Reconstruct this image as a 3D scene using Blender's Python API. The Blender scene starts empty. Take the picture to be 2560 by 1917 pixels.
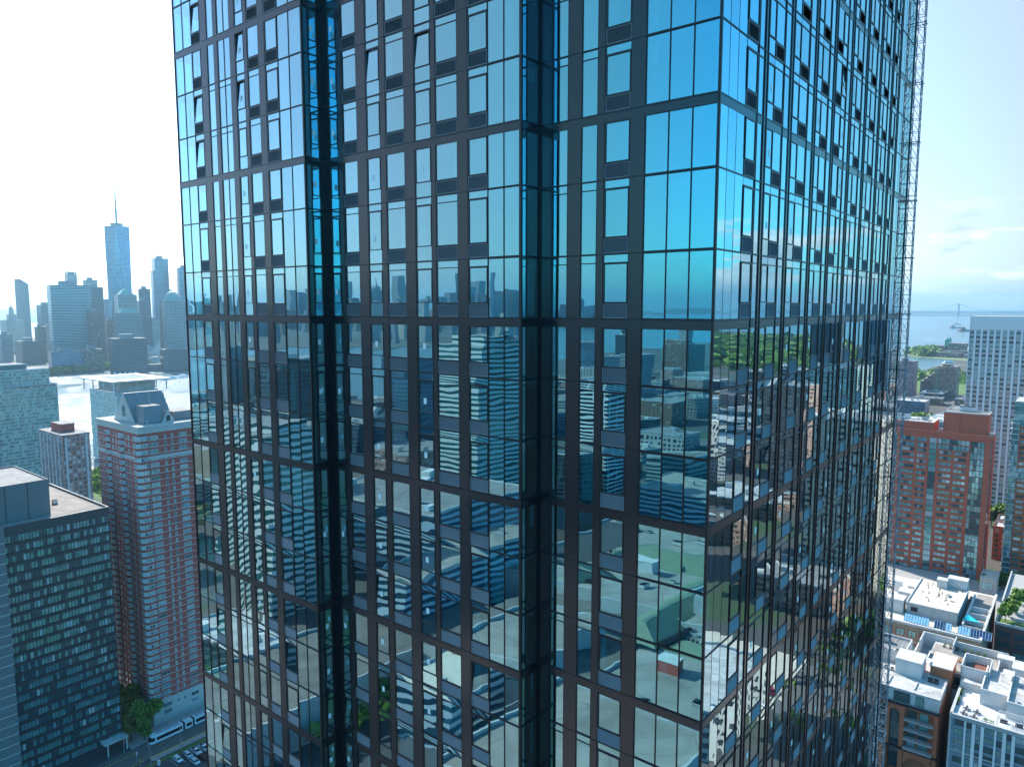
import bpy, math, random
from math import sin, cos, pi, radians, sqrt, hypot
random.seed(7)
SC = bpy.context.scene
COL = SC.collection

# ------------------------------------------------------------------ camera
CAM_Z = 160.0
FPX = 1808.6                      # focal length in pixels of a 2560 wide frame
PITCH = radians(6.034)
cam = bpy.data.cameras.new("camera"); camo = bpy.data.objects.new("camera", cam); COL.objects.link(camo)
camo.location = (0, 0, CAM_Z); camo.rotation_euler = (pi/2-PITCH, 0, 0)
cam.sensor_width = 36.0; cam.lens = FPX/2560*36.0; cam.clip_start = 0.5; cam.clip_end = 60000
SC.camera = camo
SC.render.resolution_x = 1024; SC.render.resolution_y = 766

# ------------------------------------------------------------------ sun, sky, exposure
SUN_AZ = radians(-30); SUN_EL = radians(39)
sd = bpy.data.lights.new("sun", 'SUN'); sd.energy = 3.3; sd.angle = radians(0.53); sd.color = (1.0, 0.95, 0.87)
so = bpy.data.objects.new("sun", sd); COL.objects.link(so)
so.rotation_euler = (pi/2-SUN_EL, 0, pi-SUN_AZ)
so.location = (0, 0, 400)
wd = bpy.data.worlds.new("World"); SC.world = wd; wd.use_nodes = True
nt = wd.node_tree; nt.nodes.clear()
def N(nt, t, **kw):
    n = nt.nodes.new(t)
    for k, v in kw.items():
        if k.startswith('i_'):
            n.inputs[k[2:].replace('_', ' ')].default_value = v
        else: setattr(n, k, v)
    return n
def M(nt, op, a, b=None, c=None, clamp=False):
    n = nt.nodes.new('ShaderNodeMath'); n.operation = op; n.use_clamp = clamp
    for i, v in enumerate((a, b, c)):
        if v is None: continue
        if isinstance(v, (int, float)): n.inputs[i].default_value = v
        else: nt.links.new(v, n.inputs[i])
    return n.outputs[0]
def MIX(nt, f, a, b, mode='MIX'):
    n = nt.nodes.new('ShaderNodeMix'); n.data_type = 'RGBA'; n.blend_type = mode
    for s, v in ((0, f), (6, a), (7, b)):
        if isinstance(v, (int, float)): n.inputs[s].default_value = v
        elif isinstance(v, tuple): n.inputs[s].default_value = (v+(1,))[:4]
        else: nt.links.new(v, n.inputs[s])
    return n.outputs[2]
def RAMP(nt, f, stops):
    n = nt.nodes.new('ShaderNodeValToRGB'); e = n.color_ramp.elements
    while len(e) < len(stops): e.new(0.5)
    for el, (p, c) in zip(e, stops):
        el.position = p; el.color = (c, c, c, 1) if isinstance(c, (int, float)) else (c+(1,))[:4]
    nt.links.new(f, n.inputs[0]); return n.outputs[0]
sky = N(nt, 'ShaderNodeTexSky', sky_type='NISHITA', sun_disc=False, sun_elevation=SUN_EL, sun_rotation=SUN_AZ,
        altitude=100, air_density=1.0, dust_density=0.6, ozone_density=3.5)
tc = N(nt, 'ShaderNodeTexCoord'); sp = N(nt, 'ShaderNodeSeparateXYZ'); nt.links.new(tc.outputs['Generated'], sp.inputs[0])
elv = M(nt, 'MAXIMUM', sp.outputs[2], 0.0)
# clouds: a deck seen in perspective high up, low cumulus heaps by the horizon
mp = N(nt, 'ShaderNodeMapping'); mp.inputs['Scale'].default_value = (1, 1, 3.6); mp.inputs['Location'].default_value = (3.1, 0.4, 0.06)
nt.links.new(tc.outputs['Generated'], mp.inputs[0])
n1 = N(nt, 'ShaderNodeTexNoise', i_Scale=9.0, i_Detail=10.0, i_Roughness=0.56, i_Distortion=0.15); nt.links.new(mp.outputs[0], n1.inputs[0])
n2 = N(nt, 'ShaderNodeTexNoise', i_Scale=1.3, i_Detail=2.0); nt.links.new(mp.outputs[0], n2.inputs[0])
cl = M(nt, 'ADD', M(nt, 'MULTIPLY', n1.outputs[0], 0.75), M(nt, 'MULTIPLY', n2.outputs[0], 0.25))
low = RAMP(nt, elv, [(0.0, 0.6), (0.03, 1.0), (0.085, 1.0), (0.125, 0.0)])
azc = M(nt, 'ADD', M(nt, 'MULTIPLY', sp.outputs[0], 0.62), M(nt, 'MULTIPLY', sp.outputs[1], 0.78))
side = RAMP(nt, azc, [(0.05, 0.0), (0.45, 1.0)])
dens = M(nt, 'MULTIPLY', M(nt, 'MULTIPLY', RAMP(nt, cl, [(0.465, 0.0), (0.50, 1.0)]), low), side)
mp2 = N(nt, 'ShaderNodeMapping'); mp2.inputs['Scale'].default_value = (1, 1, 3.6); mp2.inputs['Location'].default_value = (3.1, 0.4, 0.115)
nt.links.new(tc.outputs['Generated'], mp2.inputs[0])
n3 = N(nt, 'ShaderNodeTexNoise', i_Scale=9.0, i_Detail=5.0, i_Roughness=0.5, i_Distortion=0.15); nt.links.new(mp2.outputs[0], n3.inputs[0])
shade = RAMP(nt, n3.outputs[0], [(0.42, 1.0), (0.66, 0.0)])
ccol = MIX(nt, shade, (2.1, 2.5, 2.9), (5.2, 5.1, 4.9))
sdot = M(nt, 'ADD', M(nt, 'MULTIPLY', sp.outputs[0], -sin(-SUN_AZ)), M(nt, 'MULTIPLY', sp.outputs[1], cos(SUN_AZ)))
tint = RAMP(nt, sdot, [(0.0, (0.30, 1.06, 1.20)), (0.18, (0.28, 0.5, 0.5)), (0.42, (0.36, 0.27, 0.24)), (0.6, (0.78, 0.84, 0.86)), (1.0, (1.0, 1.0, 1.0))])
skyb = MIX(nt, 1.0, sky.outputs[0], tint, 'MULTIPLY')
skyc = MIX(nt, 1.0, skyb, RAMP(nt, sdot, [(0.0, (0.0, 0.0, 0.0)), (0.18, (0.5, 1.0, 1.0)), (0.42, (1.26, 1.68, 2.1)), (0.6, (0.6, 0.7, 0.8)), (1.0, (1.0, 1.0, 1.0))]), 'ADD')
col = MIX(nt, M(nt, 'MULTIPLY', dens, 0.85), skyc, ccol)
bg = N(nt, 'ShaderNodeBackground'); bg.inputs[1].default_value = 0.122; nt.links.new(col, bg.inputs[0])
wo = N(nt, 'ShaderNodeOutputWorld'); nt.links.new(bg.outputs[0], wo.inputs[0])
SC.view_settings.view_transform = 'Standard'; SC.view_settings.look = 'None'
SC.view_settings.exposure = 1.34; SC.view_settings.gamma = 1.0
SC.render.engine = 'CYCLES'
cy = SC.cycles
cy.use_denoising = True
try: cy.denoiser = 'OPENIMAGEDENOISE'
except Exception: pass
cy.max_bounces = 8; cy.diffuse_bounces = 2; cy.glossy_bounces = 5; cy.transmission_bounces = 4; cy.transparent_max_bounces = 10; cy.volume_bounces = 0
cy.caustics_reflective = False; cy.caustics_refractive = False; cy.sample_clamp_indirect = 6.0

# ------------------------------------------------------------------ the street grid (everything stands in it)
AL = radians(51.21)
AX = (sin(AL), -cos(AL)); BX = (cos(AL), sin(AL)); GROT = AL-pi/2
CP, SP = cos(PITCH), sin(PITCH)
def W(a, b): return (a*AX[0]+b*BX[0], a*AX[1]+b*BX[1])
def AB(X, Y): return (X*AX[0]+Y*AX[1], X*BX[0]+Y*BX[1])
def ray(px, py):
    u = px-1280; w = 958.5-py
    return u, FPX*CP+w*SP, w*CP-FPX*SP
def gp(px, py, z=0.0):            # measured place on the plane z, street grid coordinates
    u, v, w = ray(px, py); t = (z-CAM_Z)/w
    return AB(u*t, v*t)
def gd(px, dist):                 # place at a depth
    u, v, w = ray(px, 767)
    return AB(u*dist/v, dist)
def mf(px, py, z=0.0):            # seen in the front facade
    a, b = gp(px, py, z); return a, 61.0-b
def mr(px, py, z=0.0):
    a, b = gp(px, py, z); return -25.3-a, b
def hat(ab, py):
    X, Y = W(*ab); w = 958.5-py
    return CAM_Z+(w*Y*CP-FPX*Y*SP)/(FPX*CP+w*SP)
def pxsize(a, b, z, area):
    X, Y = W(a, b); Z = z-CAM_Z; d = Y*CP-Z*SP
    if d < 3: return -1e-6*area/(X*X+Y*Y+1)
    x = X/d*FPX; y = (Y*SP+Z*CP)/d*FPX
    s = area/(d*d)
    return s if abs(x) < 1300 and abs(y) < 980 else s*1e-6

# ------------------------------------------------------------------ materials
MATS = {}
def newmat(name):
    m = bpy.data.materials.new(name); m.use_nodes = True; t = m.node_tree; t.nodes.clear(); MATS[name] = m
    o = N(t, 'ShaderNodeOutputMaterial'); return m, t, o
def mat(name, c, rough=0.7, metal=0.0, var=0.15, scale=0.5, spec=0.5, bump=0.0, bscale=4.0, emit=0):
    if name in MATS: return MATS[name]
    m, t, o = newmat(name)
    p = N(t, 'ShaderNodeBsdfPrincipled'); t.links.new(p.outputs[0], o.inputs[0])
    tcn = N(t, 'ShaderNodeTexCoord')
    n = N(t, 'ShaderNodeTexNoise', i_Scale=scale, i_Detail=8.0, i_Roughness=0.62); t.links.new(tcn.outputs['Object'], n.inputs[0])
    f = RAMP(t, n.outputs[0], [(0.32, 0.0), (0.68, 1.0)])
    d = tuple(x*(1-var) for x in c); l = tuple(min(1, x*(1+var)) for x in c)
    t.links.new(MIX(t, f, d, l), p.inputs['Base Color'])
    p.inputs['Roughness'].default_value = rough; p.inputs['Metallic'].default_value = metal
    p.inputs['Specular IOR Level'].default_value = spec
    if bump:
        n2 = N(t, 'ShaderNodeTexNoise', i_Scale=bscale, i_Detail=4.0); t.links.new(tcn.outputs['Object'], n2.inputs[0])
        b = N(t, 'ShaderNodeBump', i_Strength=1.0, i_Distance=bump); t.links.new(n2.outputs[0], b.inputs['Height']); t.links.new(b.outputs[0], p.inputs['Normal'])
    return m
def facade_mat(name, wall, glass, w=3.0, h=3.0, fw=0.6, fh=0.55, grough=0.12, wrough=0.75, lit=(0.5, 0.55, 0.55), litp=0.25, metal=0.0, gmetal=0.5, mull=0):
    """wall with a grid of windows: UV are metres; cells get their own tone"""
    if name in MATS: return MATS[name]
    m, t, o = newmat(name)
    p = N(t, 'ShaderNodeBsdfPrincipled'); t.links.new(p.outputs[0], o.inputs[0])
    uv = N(t, 'ShaderNodeUVMap'); s = N(t, 'ShaderNodeSeparateXYZ'); t.links.new(uv.outputs[0], s.inputs[0])
    U = M(t, 'DIVIDE', s.outputs[0], w); V = M(t, 'DIVIDE', s.outputs[1], h)
    fu = M(t, 'FRACT', U); fv = M(t, 'FRACT', V)
    mu = M(t, 'LESS_THAN', M(t, 'ABSOLUTE', M(t, 'SUBTRACT', fu, 0.5)), fw/2)
    mv = M(t, 'LESS_THAN', M(t, 'ABSOLUTE', M(t, 'SUBTRACT', fv, 0.5)), fh/2)
    mask = M(t, 'MULTIPLY', mu, mv)
    if mull:
        mm = M(t, 'GREATER_THAN', M(t, 'FRACT', M(t, 'MULTIPLY', U, float(mull))), 0.12); mask = M(t, 'MULTIPLY', mask, mm)
    cx = N(t, 'ShaderNodeCombineXYZ'); t.links.new(M(t, 'FLOOR', U), cx.inputs[0]); t.links.new(M(t, 'FLOOR', V), cx.inputs[1])
    wn = N(t, 'ShaderNodeTexWhiteNoise', noise_dimensions='3D'); t.links.new(cx.outputs[0], wn.inputs[0])
    r = wn.outputs[0]
    litm = M(t, 'LESS_THAN', r, litp)
    g0 = MIX(t, M(t, 'FRACT', M(t, 'MULTIPLY', r, 7.3)), tuple(x*0.55 for x in glass), tuple(min(1, x*1.5) for x in glass))
    gl = MIX(t, litm, g0, lit)
    n = N(t, 'ShaderNodeTexNoise', i_Scale=0.06, i_Detail=6.0); t.links.new(uv.outputs[0], n.inputs[0])
    wl = MIX(t, n.outputs[0], tuple(x*0.8 for x in wall), tuple(min(1, x*1.15) for x in wall))
    t.links.new(MIX(t, mask, wl, gl), p.inputs['Base Color'])
    gm = M(t, 'MULTIPLY', mask, M(t, 'SUBTRACT', 1.0, litm))
    t.links.new(M(t, 'ADD', M(t, 'MULTIPLY', mask, grough-wrough), wrough), p.inputs['Roughness'])
    t.links.new(M(t, 'ADD', M(t, 'MULTIPLY', gm, gmetal-metal), metal), p.inputs['Metallic'])
    return m

def membrane(name, c1, c2, seam, bw=1.8, rh=9.0):
    m, t, o = newmat(name); p = N(t, 'ShaderNodeBsdfPrincipled'); t.links.new(p.outputs[0], o.inputs[0]); p.inputs['Roughness'].default_value = .85
    tcn = N(t, 'ShaderNodeTexCoord'); n = N(t, 'ShaderNodeTexNoise', i_Scale=.22, i_Detail=9.0, i_Roughness=.68, i_Distortion=.8); t.links.new(tcn.outputs['Object'], n.inputs[0])
    b = N(t, 'ShaderNodeTexBrick', i_Scale=1.0); b.inputs['Brick Width'].default_value = rh; b.inputs['Row Height'].default_value = bw; b.inputs['Mortar Size'].default_value = .03; t.links.new(tcn.outputs['Object'], b.inputs[0])
    c = MIX(t, RAMP(t, n.outputs[0], [(.36, 0), (.62, 1)]), c1, c2); t.links.new(MIX(t, M(t, 'MULTIPLY', b.outputs['Fac'], .5), c, seam), p.inputs['Base Color']); return m
# ------------------------------------------------------------------ mesh builder
class MB:
    def __init__(s): s.v = []; s.f = []; s.m = []; s.uv = []; s.sm = []
    def quad(s, p, m=0, uv=None):
        k = len(s.v); s.v += [tuple(q) for q in p]; s.f.append(tuple(range(k, k+len(p)))); s.m.append(m)
        s.uv += uv if uv else [(q[0], q[1]) for q in p]
        return s
    def box(s, x0, x1, y0, y1, z0, z1, m=0, top=None, skip='', uvo=0.0):
        if x0 > x1: x0, x1 = x1, x0
        if y0 > y1: y0, y1 = y1, y0
        if z0 > z1: z0, z1 = z1, z0
        mt = m if top is None else top
        if 'f' not in skip: s.quad([(x0, y0, z0), (x1, y0, z0), (x1, y0, z1), (x0, y0, z1)], m, [(x0+uvo, z0), (x1+uvo, z0), (x1+uvo, z1), (x0+uvo, z1)])
        if 'b' not in skip: s.quad([(x1, y1, z0), (x0, y1, z0), (x0, y1, z1), (x1, y1, z1)], m, [(x1, z0), (x0, z0), (x0, z1), (x1, z1)])
        if 'r' not in skip: s.quad([(x1, y0, z0), (x1, y1, z0), (x1, y1, z1), (x1, y0, z1)], m, [(y0, z0), (y1, z0), (y1, z1), (y0, z1)])
        if 'l' not in skip: s.quad([(x0, y1, z0), (x0, y0, z0), (x0, y0, z1), (x0, y1, z1)], m, [(y1, z0), (y0, z0), (y0, z1), (y1, z1)])
        if 't' not in skip: s.quad([(x0, y0, z1), (x1, y0, z1), (x1, y1, z1), (x0, y1, z1)], mt)
        if 'd' not in skip: s.quad([(x0, y1, z0), (x1, y1, z0), (x1, y0, z0), (x0, y0, z0)], mt)
        return s
    def prism(s, pts, z0, z1, m=0, top=None, pts2=None):
        """pts counter-clockwise; pts2 = outline at z1"""
        p2 = pts2 or pts; n = len(pts); u = 0
        for i in range(n):
            a, b = pts[i], pts[(i+1) % n]; c, d = p2[(i+1) % n], p2[i]; L = hypot(b[0]-a[0], b[1]-a[1])
            if hypot(c[0]-d[0], c[1]-d[1]) < 1e-6: s.quad([(a[0], a[1], z0), (b[0], b[1], z0), (c[0], c[1], z1)], m, [(u, z0), (u+L, z0), (u+L/2, z1)])
            elif L < 1e-6: s.quad([(a[0], a[1], z0), (c[0], c[1], z1), (d[0], d[1], z1)], m, [(u, z0), (u+L, z1), (u, z1)])
            else: s.quad([(a[0], a[1], z0), (b[0], b[1], z0), (c[0], c[1], z1), (d[0], d[1], z1)], m, [(u, z0), (u+L, z0), (u+L, z1), (u, z1)])
            u += L
        k = m if top is None else top
        if hypot(p2[0][0]-p2[1][0], p2[0][1]-p2[1][1]) > 1e-6: s.quad([(q[0], q[1], z1) for q in p2], k)
        s.quad([(q[0], q[1], z0) for q in reversed(pts)], k)
        return s
    def tube(s, p, q, r, r2=None, n=6, m=0):
        r2 = r if r2 is None else r2
        dx, dy, dz = (q[i]-p[i] for i in range(3)); L = sqrt(dx*dx+dy*dy+dz*dz) or 1e-6
        w = (dx/L, dy/L, dz/L); t = (1, 0, 0) if abs(w[2]) > 0.9 else (0, 0, 1)
        u = (w[1]*t[2]-w[2]*t[1], w[2]*t[0]-w[0]*t[2], w[0]*t[1]-w[1]*t[0]); l = sqrt(sum(c*c for c in u)); u = tuple(c/l for c in u)
        v = (w[1]*u[2]-w[2]*u[1], w[2]*u[0]-w[0]*u[2], w[0]*u[1]-w[1]*u[0])
        k = len(s.v)
        for c, rr in ((p, r), (q, r2)):
            for i in range(n):
                an = 2*pi*i/n; s.v.append(tuple(c[j]+rr*(cos(an)*u[j]+sin(an)*v[j]) for j in range(3)))
        def fc(idx): s.f.append(idx); s.m.append(m); s.uv.extend([(0, 0)]*len(idx))
        for i in range(n): fc((k+i, k+(i+1) % n, k+n+(i+1) % n, k+n+i))
        fc(tuple(k+i for i in reversed(range(n)))); fc(tuple(k+n+i for i in range(n)))
        return s
    def dome(s, cx, cy, cz, rx, ry, rz, m=0, n=14, k=5):
        base = len(s.v)
        for j in range(k+1):
            an = j/k*pi/2
            for i in range(n):
                t = 2*pi*i/n; s.v.append((cx+rx*cos(an)*cos(t), cy+ry*cos(an)*sin(t), cz+rz*sin(an)))
        for j in range(k):
            for i in range(n):
                a = base+j*n+i; b = base+j*n+(i+1) % n
                s.f.append((a, b, b+n, a+n)); s.m.append(m); s.uv += [(0, 0)]*4
        return s
    def build(s, name, mats, parent=None, smooth=False):
        me = bpy.data.meshes.new(name); me.from_pydata(s.v, [], s.f)
        if not isinstance(mats, (list, tuple)): mats = [mats]
        for mm in mats: me.materials.append(mm)
        if len(mats) > 1: me.polygons.foreach_set('material_index', s.m)
        ul = me.uv_layers.new(name='UVMap')
        flat = []
        for q in s.uv: flat += [q[0], q[1]]
        ul.data.foreach_set('uv', flat)
        if smooth: me.polygons.foreach_set('use_smooth', [True]*len(s.f))
        me.update()
        o = bpy.data.objects.new(name, me); COL.objects.link(o)
        if parent: o.parent = parent
        return o
def tag(o, label, cat, group=None, kind=None):
    if label: o['label'] = label
    if cat: o['category'] = cat
    if group: o['group'] = group
    if kind: o['kind'] = kind
    return o
def empty(name, a, b, z=0.0, rot=None):
    o = bpy.data.objects.new(name, None); COL.objects.link(o)
    X, Y = W(a, b); o.location = (X, Y, z); o.rotation_euler = (0, 0, GROT if rot is None else rot); return o
def place(o, a, b, z=0.0, rot=None):
    X, Y = W(a, b); o.location = (X, Y, z); o.rotation_euler = (0, 0, GROT if rot is None else rot); return o
def copy_tree(o, parent=None):
    c = o.copy(); COL.objects.link(c)
    if parent is not None: c.parent = parent
    for ch in list(KIDS.get(o.name, [])): KIDS.setdefault(c.name, []).append(copy_tree(ch, c))
    return c
KIDS = {}
def kid(o, p): KIDS.setdefault(p.name, []).append(o); return o
def top_n(items, n, key):
    it = sorted(items, key=key, reverse=True); return it[:n], it[n:]

# ------------------------------------------------------------------ glass
def glass_mat(name, tint, trans, f0=0.34, bump=0.0034, pillow=0.0014, rough=0.0):
    m, t, o = newmat(name)
    tcn = N(t, 'ShaderNodeTexCoord'); uv = N(t, 'ShaderNodeUVMap'); su = N(t, 'ShaderNodeSeparateXYZ'); t.links.new(uv.outputs[0], su.inputs[0])
    mpn = N(t, 'ShaderNodeMapping'); mpn.inputs['Scale'].default_value = (0.55, 0.55, 0.8); t.links.new(tcn.outputs['Object'], mpn.inputs[0])
    n = N(t, 'ShaderNodeTexNoise', i_Scale=0.75, i_Detail=1.5, i_Roughness=0.45); t.links.new(mpn.outputs[0], n.inputs[0])
    du = M(t, 'SUBTRACT', su.outputs[0], 0.5); dv = M(t, 'SUBTRACT', su.outputs[1], 0.5)
    q = M(t, 'ADD', M(t, 'MULTIPLY', du, du), M(t, 'MULTIPLY', dv, dv))
    hgt = M(t, 'ADD', M(t, 'MULTIPLY', n.outputs[0], bump), M(t, 'MULTIPLY', q, pillow*2))
    b = N(t, 'ShaderNodeBump', i_Strength=1.0, i_Distance=1.0); t.links.new(hgt, b.inputs['Height'])
    g = N(t, 'ShaderNodeBsdfGlossy'); g.inputs['Roughness'].default_value = rough; t.links.new(b.outputs[0], g.inputs['Normal'])
    tr = N(t, 'ShaderNodeBsdfTransparent'); tr.inputs[0].default_value = trans+(1,)
    lw = N(t, 'ShaderNodeLayerWeight'); lw.inputs[0].default_value = 0.5
    p5 = M(t, 'POWER', lw.outputs['Facing'], 3.0)
    gi = N(t, 'ShaderNodeNewGeometry'); fac = M(t, 'MULTIPLY', M(t, 'ADD', M(t, 'MULTIPLY', p5, 0.95-f0), f0), M(t, 'ADD', M(t, 'MULTIPLY', gi.outputs['Random Per Island'], 0.16), 0.86), clamp=True)
    t.links.new(MIX(t, M(t, 'POWER', lw.outputs['Facing'], 0.8), tint, (0.86, 0.95, 1.0)), g.inputs[0])
    mx = N(t, 'ShaderNodeMixShader'); t.links.new(fac, mx.inputs[0]); t.links.new(tr.outputs[0], mx.inputs[1]); t.links.new(g.outputs[0], mx.inputs[2])
    t.links.new(mx.outputs[0], o.inputs[0]); return m
G_T = glass_mat('coated glass', (0.27, 0.86, 1.0), (0.20, 0.62, 0.68), f0=0.58)
MET = mat('dark metal panel', (0.010, 0.014, 0.020), 0.20, 0.0, 0.15, 0.25, 0.75)
BLK = mat('black gasket', (0.008, 0.009, 0.011), 0.45, 0.0, 0.1, 1.0)
FRM = mat('window frame metal', (0.014, 0.017, 0.022), 0.35, 0.1, 0.05)
LOU = mat('louvre blade metal', (0.20, 0.205, 0.22), 0.5, 0.2, 0.05)
SLABM = mat('slab concrete', (0.42, 0.42, 0.40), 0.9)
WALLI = mat('interior plaster', (0.36, 0.38, 0.37), 0.9)
CURT = mat('pale curtain', (0.70, 0.72, 0.70), 0.95, var=0.05)
LABELM = mat('paper sticker', (0.85, 0.88, 0.86), 0.8, var=0.02)
HINT = mat('open sash inside', (0.35, 0.33, 0.29), 0.6)

# ------------------------------------------------------------------ the glass tower
TA, TB = -12.65, 29.35
tower = tag(empty('glass_tower', TA, TB), 'tall blue glass residential tower with dark metal strips, filling the middle of the view', 'tower')
BANDS = {17.62: 'Z', 8.78: 'A', -0.57: 'B', -9.63: 'C', -18.62: 'D', -27.64: 'E'}
LINES = []
bands = []
z = 17.62
bl = [8.78+8.84+9.02*i for i in range(4, -1, -1)]+[8.78, -0.57, -9.63, -18.62, -27.64]
while bl[-1] > -150: bl.append(bl[-1]-9.02)
bl = [CAM_Z+q for q in bl if CAM_Z+q > 6]
for i in range(len(bl)-1):
    t0, t1 = bl[i], bl[i+1]; d = t0-t1
    h = (2.98, 3.37) if abs(t0-CAM_Z-8.78) < .1 else (d/3, d/3)
    LINES += [(t0, True), (t0-h[0], False), (t0-h[0]-h[1], False)]
LINES.append((bl[-1], True))
ZTOP = LINES[0][0]+0.4
SP_H = 0.37
LFT = 38.73
# each section: origin, along, outward (local xy)
def sec_pt(S, s, o): return (S['o'][0]+S['a'][0]*s+S['n'][0]*o, S['o'][1]+S['a'][1]*s+S['n'][1]*o)
SECS = {
 'R': dict(o=(0, 0), a=(-1, 0), n=(0, -1), L=9.155, cells=[('F', .05, 1.14), ('F', 1.17, 2.24), ('F', 2.27, 3.37), ('P', 3.41, 4.11), ('W', 4.14, 5.43), ('P', 5.48, 5.82), ('T', 5.87, 6.70), ('P', 6.74, 7.47), ('T', 7.52, 8.37), ('P', 8.41, 9.13)]),
 'R2': dict(o=(-9.155, 0), a=(0, -1), n=(1, 0), L=1.53, cells=[('P', .04, .16), ('F', .2, 1.10), ('F', 1.13, 1.5)]),
 'M': dict(o=(-9.155, -1.53), a=(-1, 0), n=(0, -1), L=15.0, cells=[('F', .03, 1.04), ('F', 1.07, 2.07), ('W', 2.10, 3.36), ('P', 3.41, 4.08), ('V', 4.13, 5.62), ('P', 5.67, 5.96), ('O', 6.02, 7.18), ('P', 7.24, 7.97), ('V', 8.03, 9.46), ('P', 9.52, 9.93), ('O', 9.99, 11.09), ('P', 11.14, 11.92), ('V', 11.97, 13.22), ('P', 13.27, 13.62), ('O', 13.68, 14.48), ('P', 14.54, 14.98)]),
 'M2': dict(o=(-24.155, -1.53), a=(0, -1), n=(1, 0), L=1.43, cells=[('P', .03, .36), ('O', .42, .98), ('F', 1.02, 1.40)]),
 'L': dict(o=(-24.155, -2.96), a=(-1, 0), n=(0, -1), L=14.75, cells=[('F', .04, 1.26), ('F', 1.29, 2.38), ('W', 2.42, 3.68), ('P', 3.74, 4.36), ('V', 4.42, 5.58), ('P', 5.65, 5.97), ('O', 6.02, 6.95), ('P', 7.02, 7.58), ('T', 7.63, 8.31), ('T', 8.34, 9.05), ('P', 9.11, 9.52), ('T', 9.58, 10.34), ('P', 10.40, 11.16), ('W', 11.22, 12.38), ('F', 12.41, 13.54), ('F', 13.57, 14.70)]),
 'S': dict(o=(-38.905, -2.96), a=(0, 1), n=(-1, 0), L=40.5, cells=[('F', .05, 1.15), ('F', 1.2, 2.3), ('F', 2.35, 3.45), ('F', 3.5, 4.9)]+[('P' if i % 2 else 'F', 5.0+1.5*i, 6.4+1.5*i) for i in range(23)]),
}
fc = [('F', .05, .93), ('F', .96, 1.86), ('F', 1.89, 2.80), ('W', 2.84, 4.10), ('T', 4.26, 4.86)]
cent = [5.17, 8.72, 12.62, 16.14, 19.72, 23.32, 27.0, 30.58]
FINS = [4.18]
for i, c in enumerate(cent):
    nx = cent[i+1] if i < 7 else 33.55
    w = nx-c
    x0 = c+.22; xa = x0+(w-.44)*.29; xb = x0+(w-.44)*.71; xc = nx-.22
    fc.append(('P', c-.17, c+.17)); FINS += [c-.19, c+.19]
    if i % 4 == 3: fc += [('V', x0, xa+.3), ('O', xa+.33, xb-.05)]
    else: fc += [('O', x0, xa), ('V', xa+.03, xb-.05)]
    FINS.append(xb)
    fc.append(('T', xb+.05, xc))
fc = [c for c in fc if c[2] < 33.2]
FINS = [f for f in FINS if f < 33.3]+[32.95]
fc = [c for c in fc if not (c[1] < 33.0 and c[2] > 32.8)]
fc += [('F', 33.02, 34.12), ('F', 34.15, 35.25), ('F', 35.28, 36.4), ('F', 36.43, 37.5)]
SECS['E'] = dict(o=(0, 0), a=(0, 1), n=(1, 0), L=37.55, cells=fc)
SECS['N'] = dict(o=(-38.905, 37.55), a=(1, 0), n=(0, 1), L=38.9, cells=[('P' if i % 2 else 'F', .1+1.6*i, 1.6+1.6*i) for i in range(24)])

def sbox(mb, S, s0, s1, o0, o1, z0, z1, m=0):
    p = sec_pt(S, s0, o0); q = sec_pt(S, s1, o1)
    mb.box(p[0], q[0], p[1], q[1], z0, z1, m)
def pane(mb, S, s0, s1, z0, z1, o=0.0, tilt=None, m=0):
    rx = random.gauss(0, .0011); rz = random.gauss(0, .0011)
    sc, zc = (s0+s1)/2, (z0+z1)/2
    pts = []
    for (s, z_) in ((s0, z0), (s1, z0), (s1, z1), (s0, z1)):
        oo = o+rx*(s-sc)+rz*(z_-zc); zz = z_
        if tilt: oo = o-(z_-z0)*sin(tilt)
        p = sec_pt(S, s, oo); pts.append((p[0], p[1], zz))
    nx = S['a'][1]*1; 
    # outward facing order
    ax, ay = S['a']; nn = S['n']
    if ay*nn[0]-ax*nn[1] < 0: mb.quad(pts[::-1], m, [(0, 1), (1, 1), (1, 0), (0, 0)])
    else: mb.quad(pts, m, [(0, 0), (1, 0), (1, 1), (0, 1)])
def frame(mb, S, s0, s1, z0, z1, w=.055, o=.035, m=0):
    for a_, b_, c_, d_ in ((s0, s1, z0, z0+w), (s0, s1, z1-w, z1), (s0, s0+w, z0+w, z1-w), (s1-w, s1, z0+w, z1-w)): sbox(mb, S, a_, b_, -.06, o, c_, d_, m)
wins = []; lous = []
OPEN = set()
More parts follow.
